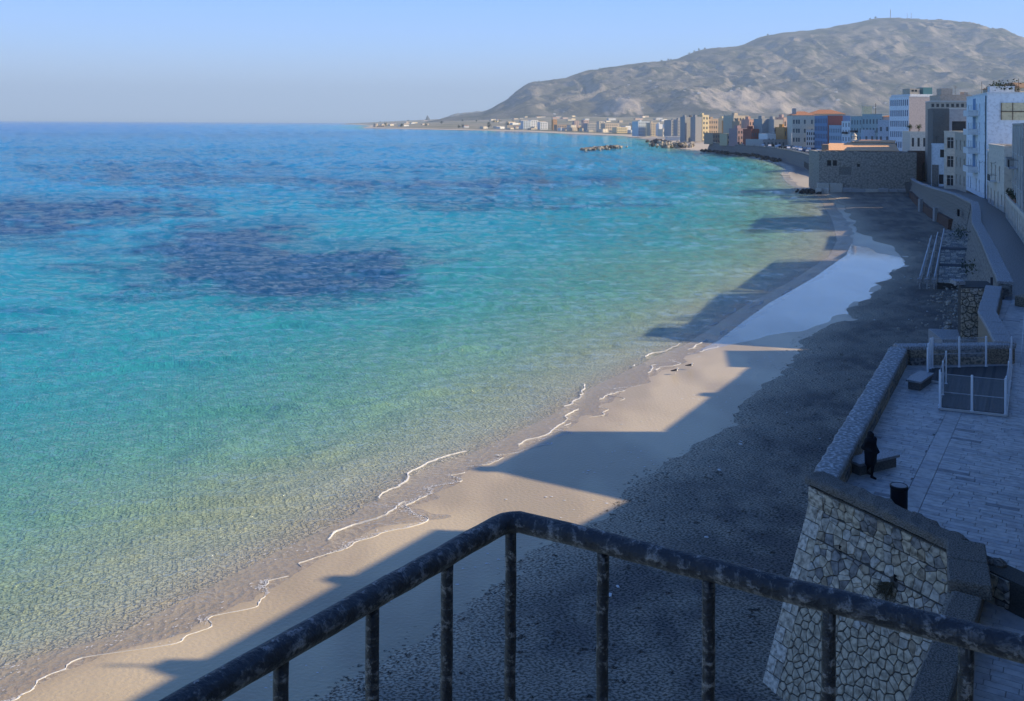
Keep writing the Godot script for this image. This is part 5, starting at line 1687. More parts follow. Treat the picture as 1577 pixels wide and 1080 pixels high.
	for q in [[cr, 2.6, 6.9, 8.0], [he, 9.8, 6.2, 5.0], [wh, 18.2, 6.4, 6.0]]:
		var a := Vector3(q[1], q[2], 0.12)
		var b := Vector3(q[1] + q[3], q[2] + 0.3, 0.12)
		part("cable", tube([a, a.lerp(b, 0.25) - Vector3(0, 0.15, 0), a.lerp(b, 0.5) - Vector3(0, 0.2, 0), a.lerp(b, 0.75) - Vector3(0, 0.13, 0), b], 0.025, 4), iron, q[0])
	make_fort()

func make_fort() -> void:
	var fort := thing("stone_fort", "squat dark stone fort on the beach with orange roofs and two small windows", "building")
	var rubble := mat("fort rubble", lin(0.42, 0.38, 0.32), 0.95, ntex(noise(141, 0.03, FastNoiseLite.TYPE_CELLULAR, 4), [[0.0, grey(1.0)], [0.3, grey(0.8)], [0.6, grey(0.5)], [1.0, grey(0.32)]], 1024), 17.0, tex["pit"], 6.0)
	var A := Vector2(84.1, 257.5)
	var B := Vector2(108.9, 253.2)
	var L := A.distance_to(B)
	var tr := Transform3D(Basis(Vector3.UP, atan2((B - A).y, (B - A).x)), p3(A.x, A.y, 0.4))
	var st := new_st()
	face_with_holes(st, tr, L, 10.9, [Rect2(2.1, 7.1, 1.1, 1.5), Rect2(3.6, 7.1, 1.1, 1.5), Rect2(9.9, 6.9, 0.8, 0.8), Rect2(5.2, 4.7, 3.2, 2.1)], 0.5)
	face_with_holes(st, tr * Transform3D(Basis(Vector3(0, 0, -1), Vector3.UP, Vector3(1, 0, 0)), Vector3(L, 0, 0)), 20.0, 10.9, [], 0.3)
	face_with_holes(st, tr * Transform3D(Basis(Vector3(0, 0, 1), Vector3.UP, Vector3(-1, 0, 0)), Vector3(0, 0, -20)), 20.0, 10.9, [], 0.3)
	face_with_holes(st, tr * Transform3D(Basis(Vector3(-1, 0, 0), Vector3.UP, Vector3(0, 0, -1)), Vector3(L, 0, -20)), L, 10.9, [], 0.3)
	quad(st, tr * Vector3(0, 10.88, 0), tr * Vector3(L, 10.88, 0), tr * Vector3(L, 10.88, -20), tr * Vector3(0, 10.88, -20))
	part("wall", done(st), rubble, fort)
	for h in [Rect2(2.1, 7.1, 1.1, 1.5), Rect2(3.6, 7.1, 1.1, 1.5), Rect2(9.9, 6.9, 0.8, 0.8)]:
		part("window", box1, dark_pane, fort, tr * Transform3D(Basis.from_scale(Vector3(h.size.x, h.size.y, 0.1)), Vector3(h.get_center().x, h.get_center().y, -0.45)))
	part("blocked_window", box1, mat("old infill", lin(0.23, 0.22, 0.20), 0.95, tex["stain"], 3.0), fort, tr * Transform3D(Basis.from_scale(Vector3(3.2, 2.1, 0.1)), Vector3(6.8, 5.75, -0.22)))
	var x := -0.6
	while x < L - 2.0:
		var w := rng.randf_range(1.8, 3.6)
		part("footing_stone", chamfered(Vector3(w - 0.05, rng.randf_range(0.9, 1.7) if x > 3.0 else 3.0, 1.2), 0.12, 0.08), coping_mat if rng.randf() < 0.6 else lime, fort, tr * Transform3D(Basis(), Vector3(x + w * 0.5, 0.5 if x > 3.0 else 0.9, 0.45)))
		x += w
	# lean-to roofs of orange tiles, rising to the back
	var orange := mat("orange roof", lin(0.74, 0.42, 0.22), 0.9, wall_tex, 4.0, tex["pit"], 5.0)
	for r in [[0.6, 20.8, 11.2, 12.9, -0.3, -12.4, 0.16], [10.5, 22.5, 13.25, 13.75, -13.0, -19.6, 0.2]]:
		var s := new_st()
		var lo := [Vector3(r[0], r[2], r[4]), Vector3(r[1], r[2], r[4]), Vector3(r[1] + 1.6, r[3], r[5]), Vector3(r[0] + 4.0, r[3], r[5])]
		var up := []
		for q in lo:
			up.append(tr * (q + Vector3(0, r[6], 0)))
		for i in 4:
			lo[i] = tr * lo[i]
		quad(s, up[0], up[1], up[2], up[3])
		for i in 4:
			quad(s, lo[i], lo[(i + 1) % 4], up[(i + 1) % 4], up[i])
		quad(s, lo[3], lo[2], lo[1], lo[0])
		part("roof", done(s), orange, fort)
	var rs := new_st()
	add_box(rs, Vector3(10.4, 10.88, -19.0), Vector3(23.0, 13.2, -12.6), tr)
	part("upper_storey", done(rs), rubble, fort)
	part("chimney", chamfered(Vector3(1.7, 1.9, 1.5), 0.1, 0.05), mat("chimney stone", lin(0.50, 0.33, 0.23), 0.9, tex["stain"], 2.0), fort, tr * Transform3D(Basis(), Vector3(1.7, 12.0, -1.2)))
	# crumbling wall top
	for i in 44:
		var xx := L * (i + rng.randf()) / 44.0
		part("wall_top_stone", chamfered(Vector3(rng.randf_range(0.3, 0.8), rng.randf_range(0.2, 0.5), 0.5), 0.06, 0.04), stone_mats[[5, 3, 1][rng.randi() % 3]], fort, tr * Transform3D(Basis(), Vector3(xx, 10.95, -0.3)))
	part("rooftop_ornament", lathe([Vector2(0.0, 0.0), Vector2(1.1, 0.0), Vector2(1.0, 0.5), Vector2(0.7, 0.7), Vector2(0.55, 1.3), Vector2(0.75, 1.6), Vector2(0.4, 2.2), Vector2(0.0, 2.5)], 12), mat("ornament stone", lin(0.60, 0.53, 0.42), 0.9), fort, tr * Transform3D(Basis(), Vector3(12.0, 13.5, -16.0)))
	# rocks at its seaward foot
	var rocks := thing("shore_rocks", "dark weedy rocks at the seaward foot of the fort", "rocks")
	for i in 46:
		var s := rng.randf_range(0.5, 1.5)
		var q: Vector2 = Vector2(83.5 - absf(rng.randfn(0.0, 1.9)), 259.0 + rng.randfn(0.0, 2.6))
		part("rock", chamfered(Vector3(s, s * 0.6, s * 0.8), s * 0.18, s * 0.08), mat("weedy rock", lin(0.035, 0.034, 0.03), 0.85), rocks, Transform3D(Basis.from_euler(Vector3(rng.randf() * 0.6, rng.randf() * TAU, rng.randf() * 0.6)), p3(q.x, q.y, 0.15 + rng.randf() * 0.3)))
	for i in 3:
		part("pale_block", chamfered(Vector3(2.6, 1.6, 1.8), 0.2, 0.12), lime, rocks, Transform3D(Basis(Vector3.UP, rng.randf()), p3(84.2 + i * 0.9, 256.3 + i * 0.2, 0.6)))

func tree(at: Vector3, h: float, r: float, label: String, group: String) -> void:
	var t := thing("tree", label, "tree", at, rng.randf() * TAU, group)
	part("trunk", lathe([Vector2(0.16 * r, 0.0), Vector2(0.1 * r, h * 0.6), Vector2(0.04 * r, h * 0.85)], 6), mat("bark", lin(0.08, 0.06, 0.045), 0.95), t)
	var st := new_st()
	for i in 260:
		var dir := Vector3(rng.randfn(0, 1), rng.randfn(0, 0.8), rng.randfn(0, 1)).normalized()
		var c := Vector3(0, h * 0.72, 0) + dir * r * pow(rng.randf(), 0.45) * (0.8 + 0.35 * sin(dir.x * 4.0 + dir.z * 3.0))
		var l := Vector3(rng.randf_range(-1, 1), rng.randf_range(-1, 1), rng.randf_range(-1, 1)).normalized() * r * 0.24
		tri(st, c, c + l, c + Vector3(l.z, l.x, l.y))
	part("crown", done(st), mat("tree leaves", lin(0.045, 0.06, 0.028), 0.9), t)

func make_promenade() -> void:
	var top := [[112.0, 318.0], [121.0, 377.0], [131.5, 427.0], [140.0, 479.0], [145.5, 536.0], [141.0, 580.0], [138.5, 640.0], [140.0, 664.0]]
	var poly := PackedVector2Array()
	for q in top:
		poly.append(Vector2(q[0], q[1]))
	for q in [[420.0, 664.0], [420.0, 318.0]]:
		poly.append(Vector2(q[0], q[1]))
	setting("street", prism(poly, -0.5, 5.7), mat("street", lin(0.13, 0.128, 0.125), 0.9, tex["stain"], 9.0), "promenade street above the sea wall, lined with parked cars", "street")
	var sw := thing("sea_wall", "long grey sea wall of the promenade beyond the fort", "wall")
	var pts := []
	for q in top:
		pts.append([q[0] - 0.05, q[1], 5.95])
	part("wall_core", wall_body(pts, 0.5, 2.6, -0.4, 5.4), mat("sea wall stone", lin(0.24, 0.225, 0.20), 0.95, tex["stain"], 7.0, tex["pit"], 6.0), sw)
	for i in pts.size() - 1:
		for k in 9:
			var c := p3(lerpf(pts[i][0], pts[i + 1][0], k / 9.0) + 0.2, lerpf(pts[i][1], pts[i + 1][1], k / 9.0), 6.2)
			part("bollard_block", box1, lime, sw, Transform3D(Basis.from_scale(Vector3(0.6, 0.6, 0.8)), c))
	var rocks := thing("wall_foot_rocks", "dark boulders along the foot of the sea wall", "rocks")
	for i in 130:
		var d := rng.randf_range(470.0, 655.0)
		var s := rng.randf_range(0.8, 2.6)
		var x := look([[470.0, 134.5], [479.0, 136.4], [536.0, 141.6], [580.0, 137.4], [640.0, 135.0], [660.0, 136.0]], d) - absf(rng.randfn(0.0, 2.2))
		part("boulder", chamfered(Vector3(s, s * 0.7, s * 0.8), s * 0.2, s * 0.1), mats["weedy rock"], rocks, Transform3D(Basis.from_euler(Vector3(rng.randf(), rng.randf() * TAU, rng.randf())), p3(x, d, 0.4 + rng.randf() * 0.5)))
	var fence := thing("beach_fence", "dark railing at the foot of the sea wall behind the fort", "railing")
	for k in 8:
		block("post", p3(112.0 + k * 1.5, 352.0 + k * 6.0, 1.0) - Vector3(0.1, 0, 0.1), p3(112.0 + k * 1.5, 352.0 + k * 6.0, 3.4) + Vector3(0.1, 0, 0.1), mats["iron"], fence)
	part("rail", tube([p3(112.0, 352.0, 3.4), p3(122.5, 394.0, 3.4)], 0.1, 5), mats["iron"], fence)
	# parked cars
	var paints := [["white", lin(0.6, 0.6, 0.6)], ["silver", lin(0.32, 0.33, 0.34)], ["black", lin(0.015, 0.015, 0.017)], ["dark blue", lin(0.02, 0.03, 0.07)], ["grey", lin(0.14, 0.14, 0.145)], ["dark red", lin(0.16, 0.02, 0.02)]]
	var body := new_st()
	var prof := PackedVector2Array([Vector2(-2.1, 0.25), Vector2(2.1, 0.25), Vector2(2.15, 0.75), Vector2(1.3, 0.92), Vector2(0.7, 1.42), Vector2(-1.2, 1.45), Vector2(-1.9, 0.95), Vector2(-2.15, 0.85)])
	var tri_ix := Geometry2D.triangulate_polygon(prof)
	for s in [0.85, -0.85]:
		for i in range(0, tri_ix.size(), 3):
			tri(body, Vector3(prof[tri_ix[i]].x, prof[tri_ix[i]].y, s), Vector3(prof[tri_ix[i + 1]].x, prof[tri_ix[i + 1]].y, s), Vector3(prof[tri_ix[i + 2]].x, prof[tri_ix[i + 2]].y, s))
	for i in prof.size():
		var a := prof[i]
		var b := prof[(i + 1) % prof.size()]
		quad(body, Vector3(a.x, a.y, 0.85), Vector3(a.x, a.y, -0.85), Vector3(b.x, b.y, -0.85), Vector3(b.x, b.y, 0.85))
	var body_mesh := done(body)
	var gl := new_st()
	add_box(gl, Vector3(-1.35, 0.98, -0.87), Vector3(0.75, 1.34, 0.87))
	add_box(gl, Vector3(0.78, 0.98, -0.7), Vector3(1.08, 1.22, 0.7))
	var glass_mesh := done(gl)
	var wheel := tube([Vector3(0, 0, -0.1), Vector3(0, 0, 0.1)], 0.31, 10)
	for i in 44:
		var pn: Array = paints[[0, 1, 2, 3, 4, 0, 2, 1, 5, 4][rng.randi() % 10]]
		var u := i / 43.0
		var row := i % 2
		var d := lerpf(400.0, 655.0, u) + rng.randf() * 1.5
		var x := look([[377.0, 122.5], [427.0, 133.5], [479.0, 142.0], [536.0, 147.5], [580.0, 143.5], [640.0, 141.0], [664.0, 142.5]], d) + (1.8 if row == 0 else 9.0) + rng.randf() * 0.6
		var near: String = "near end of" if u < 0.25 else "far end of" if u > 0.75 else "middle of"
		var c := thing("parked_car", "%s car parked %s at the %s the promenade" % [pn[0], "by the sea wall" if row == 0 else "on the house side", near], "car", p3(x, d, 5.7), PI * 0.5 + rng.randf_range(-0.25, 0.05), "cars parked along the promenade")
		part("body", body_mesh, mat("car " + pn[0], pn[1], 0.3), c)
		part("glass", glass_mesh, pane_m, c)
		for w in [[1.3, 0.78], [1.3, -0.78], [-1.3, 0.78], [-1.3, -0.78]]:
			part("wheel", wheel, mat("tyre", lin(0.02, 0.02, 0.02), 0.9), c, Transform3D(Basis(), Vector3(w[0], 0.31, w[1])))
	# lamp posts
	for q in [[147.3, 600.0, 16.0, "left"], [152.0, 590.0, 15.0, "second"], [156.0, 560.0, 14.2, "third"], [160.5, 540.0, 14.2, "right"]]:
		var l := thing("street_lamp", "slim pale lamp post on the promenade, %s" % ("before the mauve house" if q[3] == "left" else "before the red house" if q[3] == "second" else "before the grey arched hall" if q[3] == "third" else "at the corner of the cream block"), "lamp post", p3(q[0], q[1], 5.7), 0.0, "promenade lamp posts")
		part("pole", tube([Vector3.ZERO, Vector3(0, q[2] - 5.7, 0)], 0.13, 6), sill_m, l)
		part("lamp_head", box1, sill_m, l, Transform3D(Basis.from_scale(Vector3(2.2, 0.18, 0.4)), Vector3(0, q[2] - 5.7, 0)))
	# houses at the back of the promenade
	var g := "houses behind the promenade"
	var c1w := []
	for r in 3:
		for x in [0.5, 2.1, 3.4, 6.6, 10.6]:
			c1w.append(Rect2(x + 0.001, 3.2 + r * 5.2 + 0.001, 1.0, 2.4))
	var c1 := house("corner_block", "large cream corner block with an orange tiled roof above the parked cars", g, Vector2(162.2, 545.0), Vector2(175.2, 543.0), 22.0, 5.6, 24.2, plaster("cream"), {"front": c1w, "roof": "tiles", "rise": 2.4, "glass": shutter_m, "reveal": 0.35})
	block("roof_tower", Vector3(0.6, 18.4, -5.0), Vector3(2.6, 22.6, -2.4), plaster("grey"), c1)
	house("annex", "low pale annex with rows of small windows at the foot of the cream corner block", g, Vector2(169.4, 541.5), Vector2(175.3, 540.6), 1.0, 5.6, 15.8, plaster("white"), {"front": window_grid(6.0, 10.2, 3, 5, 0.6, 1.6, 1.4, 2.9), "glass": dark_pane})
	house("long_house", "long roof with orange tiles running behind the blue house", g, Vector2(175.6, 556.0), Vector2(196.0, 553.0), 14.0, 5.6, 25.2, plaster("sand"), {"roof": "tiles", "rise": 2.6})
	house("house", "deep blue weathered house right of the cream corner block", g, Vector2(172.6, 537.0), Vector2(169.6, 506.0), 12.0, 5.6, 23.7, plaster("blue"), {"front": window_grid(31.0, 18.0, 4, 8, 1.7, 2.6, 1.4, 4.2), "reveal": 0.12, "glass": mat("blue dark pane", lin(0.012, 0.02, 0.04), 0.4)})
	house("house", "house with a deep red blind gable above the pale blue row", g, Vector2(169.6, 505.6), Vector2(177.0, 503.8), 8.0, 5.6, 23.6, plaster("brick"), {"front_wall": plaster("brick")})
	house("house", "pale blue house below the red gable", g, Vector2(169.4, 503.0), Vector2(168.0, 480.5), 10.0, 5.6, 18.5, plaster("skyblue"), {"front": window_grid(22.5, 12.9, 3, 7, 1.5, 2.1, 1.3, 3.9), "glass": shutter_m})
	var p1 := house("house", "narrow pale blue house with a stepped top right of the red gable", g, Vector2(168.2, 480.2), Vector2(168.6, 469.0), 9.0, 5.6, 20.6, plaster("whiteblue"), {"front": window_grid(11.2, 15.0, 4, 3, 1.5, 2.1, 1.3, 3.6), "glass": shutter_m})
	var p2 := house("house", "grey green house with a dark balcony in the pale blue row", g, Vector2(168.7, 468.8), Vector2(169.2, 455.5), 9.0, 5.6, 23.0, plaster("seagreen"), {"front": window_grid(13.3, 17.4, 4, 4, 1.5, 2.1, 1.4, 4.0), "glass": shutter_m})
	balcony(p2, 2.5, 8.5, 9.4, 1.3, plaster("grey"), mats["iron"], true)
	var p3_ := house("house", "tall pale green house with two dark balconies at the right of the blue row", g, Vector2(169.3, 455.2), Vector2(171.8, 437.0), 9.0, 5.6, 23.9, plaster("seagreen"), {"front": window_grid(18.4, 18.3, 4, 6, 1.5, 2.2, 1.4, 4.1), "glass": shutter_m})
	balcony(p3_, 2.0, 6.5, 5.4, 1.3, plaster("grey"), mats["iron"], true)
	balcony(p3_, 8.0, 12.5, 9.5, 1.3, plaster("grey"), mats["iron"], true)
	balcony(p1, 3.0, 8.0, 8.6, 1.2, plaster("grey"), mats["iron"], true)
	house("house", "beige block with a dark flat roof between green house and office block", g, Vector2(172.0, 436.0), Vector2(181.0, 434.0), 10.0, 5.6, 22.6, plaster("rose"), {"roof": "tiles", "rise": 1.4})
	house("house", "small grey blue house against the left side of the office block", g, Vector2(163.6, 421.0), Vector2(168.5, 419.0), 9.0, 5.6, 21.0, plaster("skyblue"), {"front": window_grid(5.3, 15.4, 3, 2, 0.9, 1.9, 2.0, 4.2), "glass": shutter_m})
	house("house", "low stepped grey house left of the small grey blue house", g, Vector2(158.4, 424.0), Vector2(163.2, 423.0), 8.0, 5.6, 16.5, plaster("skyblue"), {"front": window_grid(4.9, 10.9, 2, 2, 0.9, 1.9, 2.0, 4.2), "glass": shutter_m})
	house("roof_house", "small bright white roof house above the pale blue row", g, Vector2(175.4, 470.0), Vector2(179.4, 469.2), 5.0, 5.6, 28.0, plaster("lemon"), {})
	single("aerial_mast", "thin dark aerial mast on the roofs left of the office block", "mast", tube([p3(178.5, 462.0, 20.0), p3(178.5, 462.0, 29.5)], 0.13, 5), mats["iron"])

const MARKS := [[-0.147, "tower point"], [-0.10, "low left shore"], [-0.05, "flat left shore"], [0.005, "far white block"], [0.03, "white stepped block"], [0.05, "orange lit tower"], [0.08, "pale and rosy towers"], [0.10, "tall cream tower"], [0.12, "yellow hall"], [0.14, "pale blue apartment block"], [0.165, "beach huts"], [0.19, "grey windowless slabs"], [0.215, "wide brown block"], [0.25, "mauve house"], [0.28, "grey arched hall"], [0.32, "cream corner block"], [0.38, "blue row"], [0.45, "office block"]]

func nearest_mark(u: float) -> String:
	var best: Array = MARKS[0]
	for m in MARKS:
		if absf(m[0] - u) < absf(best[0] - u):
			best = m
	return best[1]

func make_town() -> void:
	# towers, slabs and halls that can be told apart
	var list := [
		["tan flat roofed block with a row of dark windows above the parked cars", 150.7, 162.2, 640, 24.7, 5, 5, "tan"],
		["brown narrow block in front of the tan flat roofed block", 149.9, 154.6, 620, 20.7, 4, 3, "brown"],
		["pink house with two dark window slots beside the grey cinema block", 151.2, 157.4, 600, 21.9, 4, 3, "pink"],
		["red house with white windows behind the promenade cars", 146.2, 152.9, 575, 15.8, 2, 4, "red"],
		["mauve house with white frames left of the red house", 141.4, 150.0, 590, 16.1, 3, 4, "mauve"],
		["dark grey windowless block left of the arched facade", 152.8, 160.8, 575, 22.2, 0, 0, "slate"],
		["grey hall with two tall dark arches", 159.2, 165.5, 572, 21.8, 0, 0, "grey"],
		["pale pink house between the arched hall and the cream corner block", 167.4, 172.2, 580, 23.1, 3, 2, "rose"],
		["bright orange house at the foot of the cream corner block", 163.5, 167.8, 565, 17.1, 2, 2, "orange"],
		["low white house in front of the grey arched hall", 152.0, 157.8, 560, 13.2, 1, 2, "white"],
		["long low grey shed behind the promenade cars", 148.8, 165.7, 558, 9.8, 1, 6, "grey"],
		["yellow low house with tall posts left of the mauve house", 139.5, 146.7, 610, 12.6, 2, 3, "yellow"],
		["low dark brick row left of the yellow house", 138.8, 149.1, 650, 12.6, 2, 5, "brown"],
		["grey windowless tower slab, left one of the pair by the cove", 165.4, 172.2, 900, 25.6, 0, 0, "slate"],
		["dark brown recessed block between the two grey slabs", 173.5, 177.9, 910, 25.1, 0, 0, "umber"],
		["grey windowless tower slab, right one of the pair by the cove", 173.4, 180.1, 890, 25.6, 0, 0, "slate"],
		["sunlit yellow block with stepped brown balconies beside the grey slabs", 186.2, 193.2, 920, 27.8, 5, 2, "lemon"],
		["wide brown block with long window bands beside the yellow block", 194.6, 210.0, 930, 24.1, 4, 6, "brown"],
		["bright cream tower at the right end of the wide brown block", 202.0, 206.3, 900, 24.6, 0, 0, "lemon"],
		["small orange lit house right of the bright cream tower", 196.6, 201.9, 860, 22.0, 3, 2, "orange"],
		["pale blue apartment block with window rows left of the breakwater spur", 174.4, 191.4, 1300, 22.1, 5, 5, "paleblue"],
		["beige apartment block right of the pale blue block", 189.9, 200.6, 1290, 20.4, 5, 3, "tan"],
		["narrow bright white block between beige and grey blocks", 199.9, 205.2, 1280, 18.7, 0, 0, "white"],
		["long low hall with a pale canopy behind the spur rocks", 192.5, 204.9, 1200, 12.1, 1, 4, "cream"],
		["grey apartment block with dark balconies behind the beach huts", 194.7, 210.5, 1150, 23.5, 6, 4, "grey"],
		["dark grey apartment block left of the windowless slabs", 197.3, 206.6, 1120, 24.2, 6, 3, "slate"],
		["big white block with a blue grey front on the far shore", 27.7, 46.8, 2300, 24.6, 5, 3, "paleblue"],
		["white twin block beside the blue grey front on the far shore", 47.0, 64.5, 2310, 26.4, 5, 3, "white"],
		["low white stepped block right of the white twin block", 67.5, 86.1, 2250, 21.6, 3, 3, "white"],
		["orange lit tower on the far shore", 94.1, 103.0, 2150, 27.6, 5, 2, "orange"],
		["pale tower right of the orange lit tower", 133.1, 142.7, 2000, 24.5, 5, 2, "rose"],
		["rosy tower with a flat top right of the pale tower", 148.6, 159.3, 1950, 25.8, 5, 2, "rose"],
		["tall cream tower in the middle of the far shore", 166.9, 178.1, 1800, 23.0, 6, 2, "cream"],
		["sunlit yellow hall with a long roof on the far shore", 178.2, 198.1, 1600, 12.7, 2, 5, "lemon"],
		["low pale grey row beside the tall cream tower", 148.6, 172.9, 1850, 19.1, 3, 6, "grey"],
		["low tan row behind the yellow hall", 173.2, 200.9, 1750, 19.3, 3, 6, "tan"],
		["low brown row along the far beach", 98.3, 137.9, 2050, 15.9, 2, 7, "brown"],
	]
	for t in list:
		var d: float = t[3]
		var x0: float = t[1]
		var x1: float = t[2]
		var y0 := 4.8 if d < 700.0 else plain_height((x0 + x1) * 0.5 + 15.0, d)
		var L := x1 - x0
		var H: float = t[4] - y0
		var opts := {"far": true, "glass": shutter_m, "reveal": 0.3}
		if t[5] > 0:
			var st: float = H / (t[5] + 0.3)
			opts["front"] = window_grid(L, H, t[5], t[6], L / t[6] * 0.5, st * 0.5, st * 0.35, st)
		var m: Material = plaster(t[7])
		var o := house("town_block", t[0], "buildings that stand out in the town", Vector2(x0, d), Vector2(x1, d + L * 0.45), clampf(L, 8.0, 16.0), y0, t[4], m, opts)
		if t[0].begins_with("grey hall with two"):
			for k in 2:
				part("arch_opening", tube([Vector3(L * (0.3 + 0.38 * k), H * 0.62, 0.05), Vector3(L * (0.3 + 0.38 * k), H * 0.62, 0.1)], 1.25, 14), dark_pane, o)
				block("arch_opening", Vector3(L * (0.3 + 0.38 * k) - 1.24, H * 0.2, 0.0), Vector3(L * (0.3 + 0.38 * k) + 1.24, H * 0.62, 0.1), dark_pane, o)
		if H > 9.0 and d < 1500.0:
			block("roof_room", Vector3(L * 0.25, H - 0.4, -6.0), Vector3(L * 0.25 + minf(3.0, L * 0.3), H + 1.9, -3.0), m, o)
	# the rest of the town
	var tones := ["white", "white", "cream", "cream", "tan", "rose", "grey", "lemon", "sand", "lemon", "cream", "white"]
	var names := {"lemon": "pale yellow", "paleblue": "pale blue", "rose": "rosy", "sand": "sand coloured"}
	var box_h := {}
	for i in 300:
		var r := rng.randf()
		var d := lerpf(700.0, 1700.0, r) if i < 80 else rng.randf_range(1150.0, 3400.0) if i < 245 else rng.randf_range(2600.0, 8600.0)
		var u := rng.randf_range(0.16, 0.32) if i < 80 else rng.randf_range(-0.02, 0.27) if i < 245 else rng.randf_range(-0.18, 0.14)
		var x := u * d
		if i >= 80 and i < 150:
			d = rng.randf_range(1150.0, 2500.0)
			x = look(SHORE, d) + rng.randf_range(48.0, 130.0)
		if x < look(SHORE, d) + 45.0 or (d < 1150.0 and x < look(SHORE, d) + 60.0):
			x = look(SHORE, d) + (50.0 if d > 1150.0 else 75.0) + absf(rng.randfn(0.0, 120.0))
			if x / d > 0.46:
				continue
		u = x / d
		var tone: String = tones[rng.randi() % tones.size()]
		var w := rng.randf_range(8.0, 20.0)
		var h := rng.randf_range(5.0, 17.0) if d < 2600.0 else rng.randf_range(4.0, 8.0)
		if d > 2600.0:
			w *= 1.6
		if i >= 80 and i < 150:
			w = rng.randf_range(7.0, 15.0)
			h = rng.randf_range(3.6, 8.5)
		var storeys := int(h / 3.2)
		var y0 := plain_height(x, d) - 0.5
		var best := ["", nearest_mark(u)]
		var where := "behind the" if d < 2000.0 else "far behind the"
		if d > 2600.0:
			where = "on the plain near the" if best[1].begins_with("tower") or best[1].contains("shore") else "far off beyond the"
		var tiled := rng.randf() < 0.25
		var girth := "narrow " if w < 11.0 else "wide " if w > 15.5 else ""
		var label := "%s%s %s %s house %s %s" % [girth, "tiled" if tiled else "flat roofed", names.get(tone, tone), ["low", "low", "two storey", "three storey", "four storey", "four storey"][mini(storeys, 5)], where, best[1]]
		var opts := {"far": true, "glass": shutter_m, "reveal": 0.3}
		if d < 2600.0:
			opts["front"] = window_grid(w, h, maxi(1, storeys), maxi(2, int(w / 4.5)), 1.5, 1.5, 1.2, 3.2)
		if tiled:
			opts["roof"] = "tiles"
			opts["rise"] = 1.6
		house("town_house", label, label + " (several alike)", Vector2(x, d), Vector2(x + w * 0.95, d + w * rng.randf_range(0.25, 1.2)), rng.randf_range(8.0, 14.0), y0, y0 + h, plaster(tone), opts)
	# white houses scattered on the lower mountain slope
	for i in 44:
		var x := rng.randf_range(150.0, 2300.0)
		var d := lerpf(4550.0, 5600.0, pow(rng.randf(), 1.3))
		var y := mountain_height(x, d)
		var w := rng.randf_range(9.0, 20.0)
		house("hillside_house", "tiny %s house on the mountain slope above the %s" % ["white" if i % 4 else "cream", nearest_mark(x / d)], "white houses scattered on the mountain slope", Vector2(x, d), Vector2(x + w, d + 2.0), 9.0, y - 3.0, y + rng.randf_range(3.5, 6.0), plaster("white" if i % 4 else "cream"), {})
	# castle and masts on the summit
	var castle := thing("summit_castle", "small castle walls on the cliff at the right end of the summit", "castle")
	var cm := mat("castle stone", lin(0.28, 0.25, 0.21), 0.95)
	for q in [[3270.0, 60.0, 16.0], [3330.0, 34.0, 26.0], [3372.0, 40.0, 14.0], [3205.0, 44.0, 10.0], [3240.0, 12.0, 24.0]]:
		var y := mountain_height(q[0], 7384.0)
		block("castle_wall", Vector3(q[0], y - 30.0, -7400.0), Vector3(q[0] + q[1], y + q[2] * 0.8, -7370.0), cm, castle)
	for q in [[2942.0, 88.0, 3.0, "tall lattice mast on the mountain summit"], [3073.0, 52.0, 1.8, "shorter left mast of the pair on the summit"], [3104.0, 54.0, 1.8, "shorter right mast of the pair on the summit"]]:
		var y := mountain_height(q[0], 7330.0)
		single("radio_mast", q[3], "mast", tube([p3(q[0], 7330.0, y - 4.0), p3(q[0], 7330.0, y + q[1] * 0.55), p3(q[0], 7330.0, y + q[1])], q[2], 5), mat("mast steel", lin(0.25, 0.24, 0.24), 0.7), Vector3.ZERO, 0.0, "masts on the summit")
	var sb := thing("summit_buildings", "cluster of low buildings under the tall mast on the summit", "building")
	for i in 9:
		var x := 2800.0 + i * 42.0 + rng.randf() * 20.0
		var y := mountain_height(x, 7300.0)
		block("summit_block", Vector3(x, y - 12.0, -7320.0), Vector3(x + rng.randf_range(10, 34), y + rng.randf_range(5, 11), -7300.0), cm, sb)
	# trees that show on the ridge and on the plain
	for q in [[1050.0, 6625.0, 9.0], [1100.0, 6640.0, 10.0], [1120.0, 6650.0, 8.0], [1260.0, 6706.0, 9.0], [1300.0, 6722.0, 9.0], [1335.0, 6736.0, 10.0], [1380.0, 6750.0, 8.0], [2795.0, 7250.0, 12.0], [2750.0, 7240.0, 9.0], [1880.0, 6936.0, 9.0], [600.0, 6444.0, 7.0], [3790.0, 7450.0, 10.0], [178.0, 6268.0, 7.0]]:
		tree(Vector3(q[0], look(ridge_h, q[0]) - 4.0, -q[1]), q[2] * 1.5, q[2], "dark tree clump on the mountain ridge above the %s" % nearest_mark(q[0] / q[1]), "trees on the mountain ridge")
	for i in 34:
		var d := rng.randf_range(1100.0, 3600.0) if i < 24 else rng.randf_range(3600.0, 8000.0)
		var x := look(SHORE, d) + rng.randf_range(50.0, 500.0)
		tree(p3(x, d, plain_height(x, d) - 0.5), rng.randf_range(6.0, 11.0), rng.randf_range(4.0, 8.0), "dark tree among the houses near the %s" % nearest_mark(x / d), "trees on the coastal plain")
	# tower on the left point
	var tw := thing("coast_tower", "squat pale watch tower on the left point of the bay", "tower", p3(-452.0, 3120.0, 1.5))
	part("tower_body", lathe([Vector2(8.0, 0.0), Vector2(7.0, 10.0), Vector2(7.4, 10.5), Vector2(7.2, 13.0), Vector2(0.0, 13.0)], 12), plaster("sand"), tw)
	block("tower_house", Vector3(8.0, 0.0, -6.0), Vector3(30.0, 6.0, 6.0), plaster("brown"), tw)
	# rock island and the rocky spur by the cove
	var isl := thing("rock_breakwater", "low breakwater island of pale boulders out in the bay", "rocks")
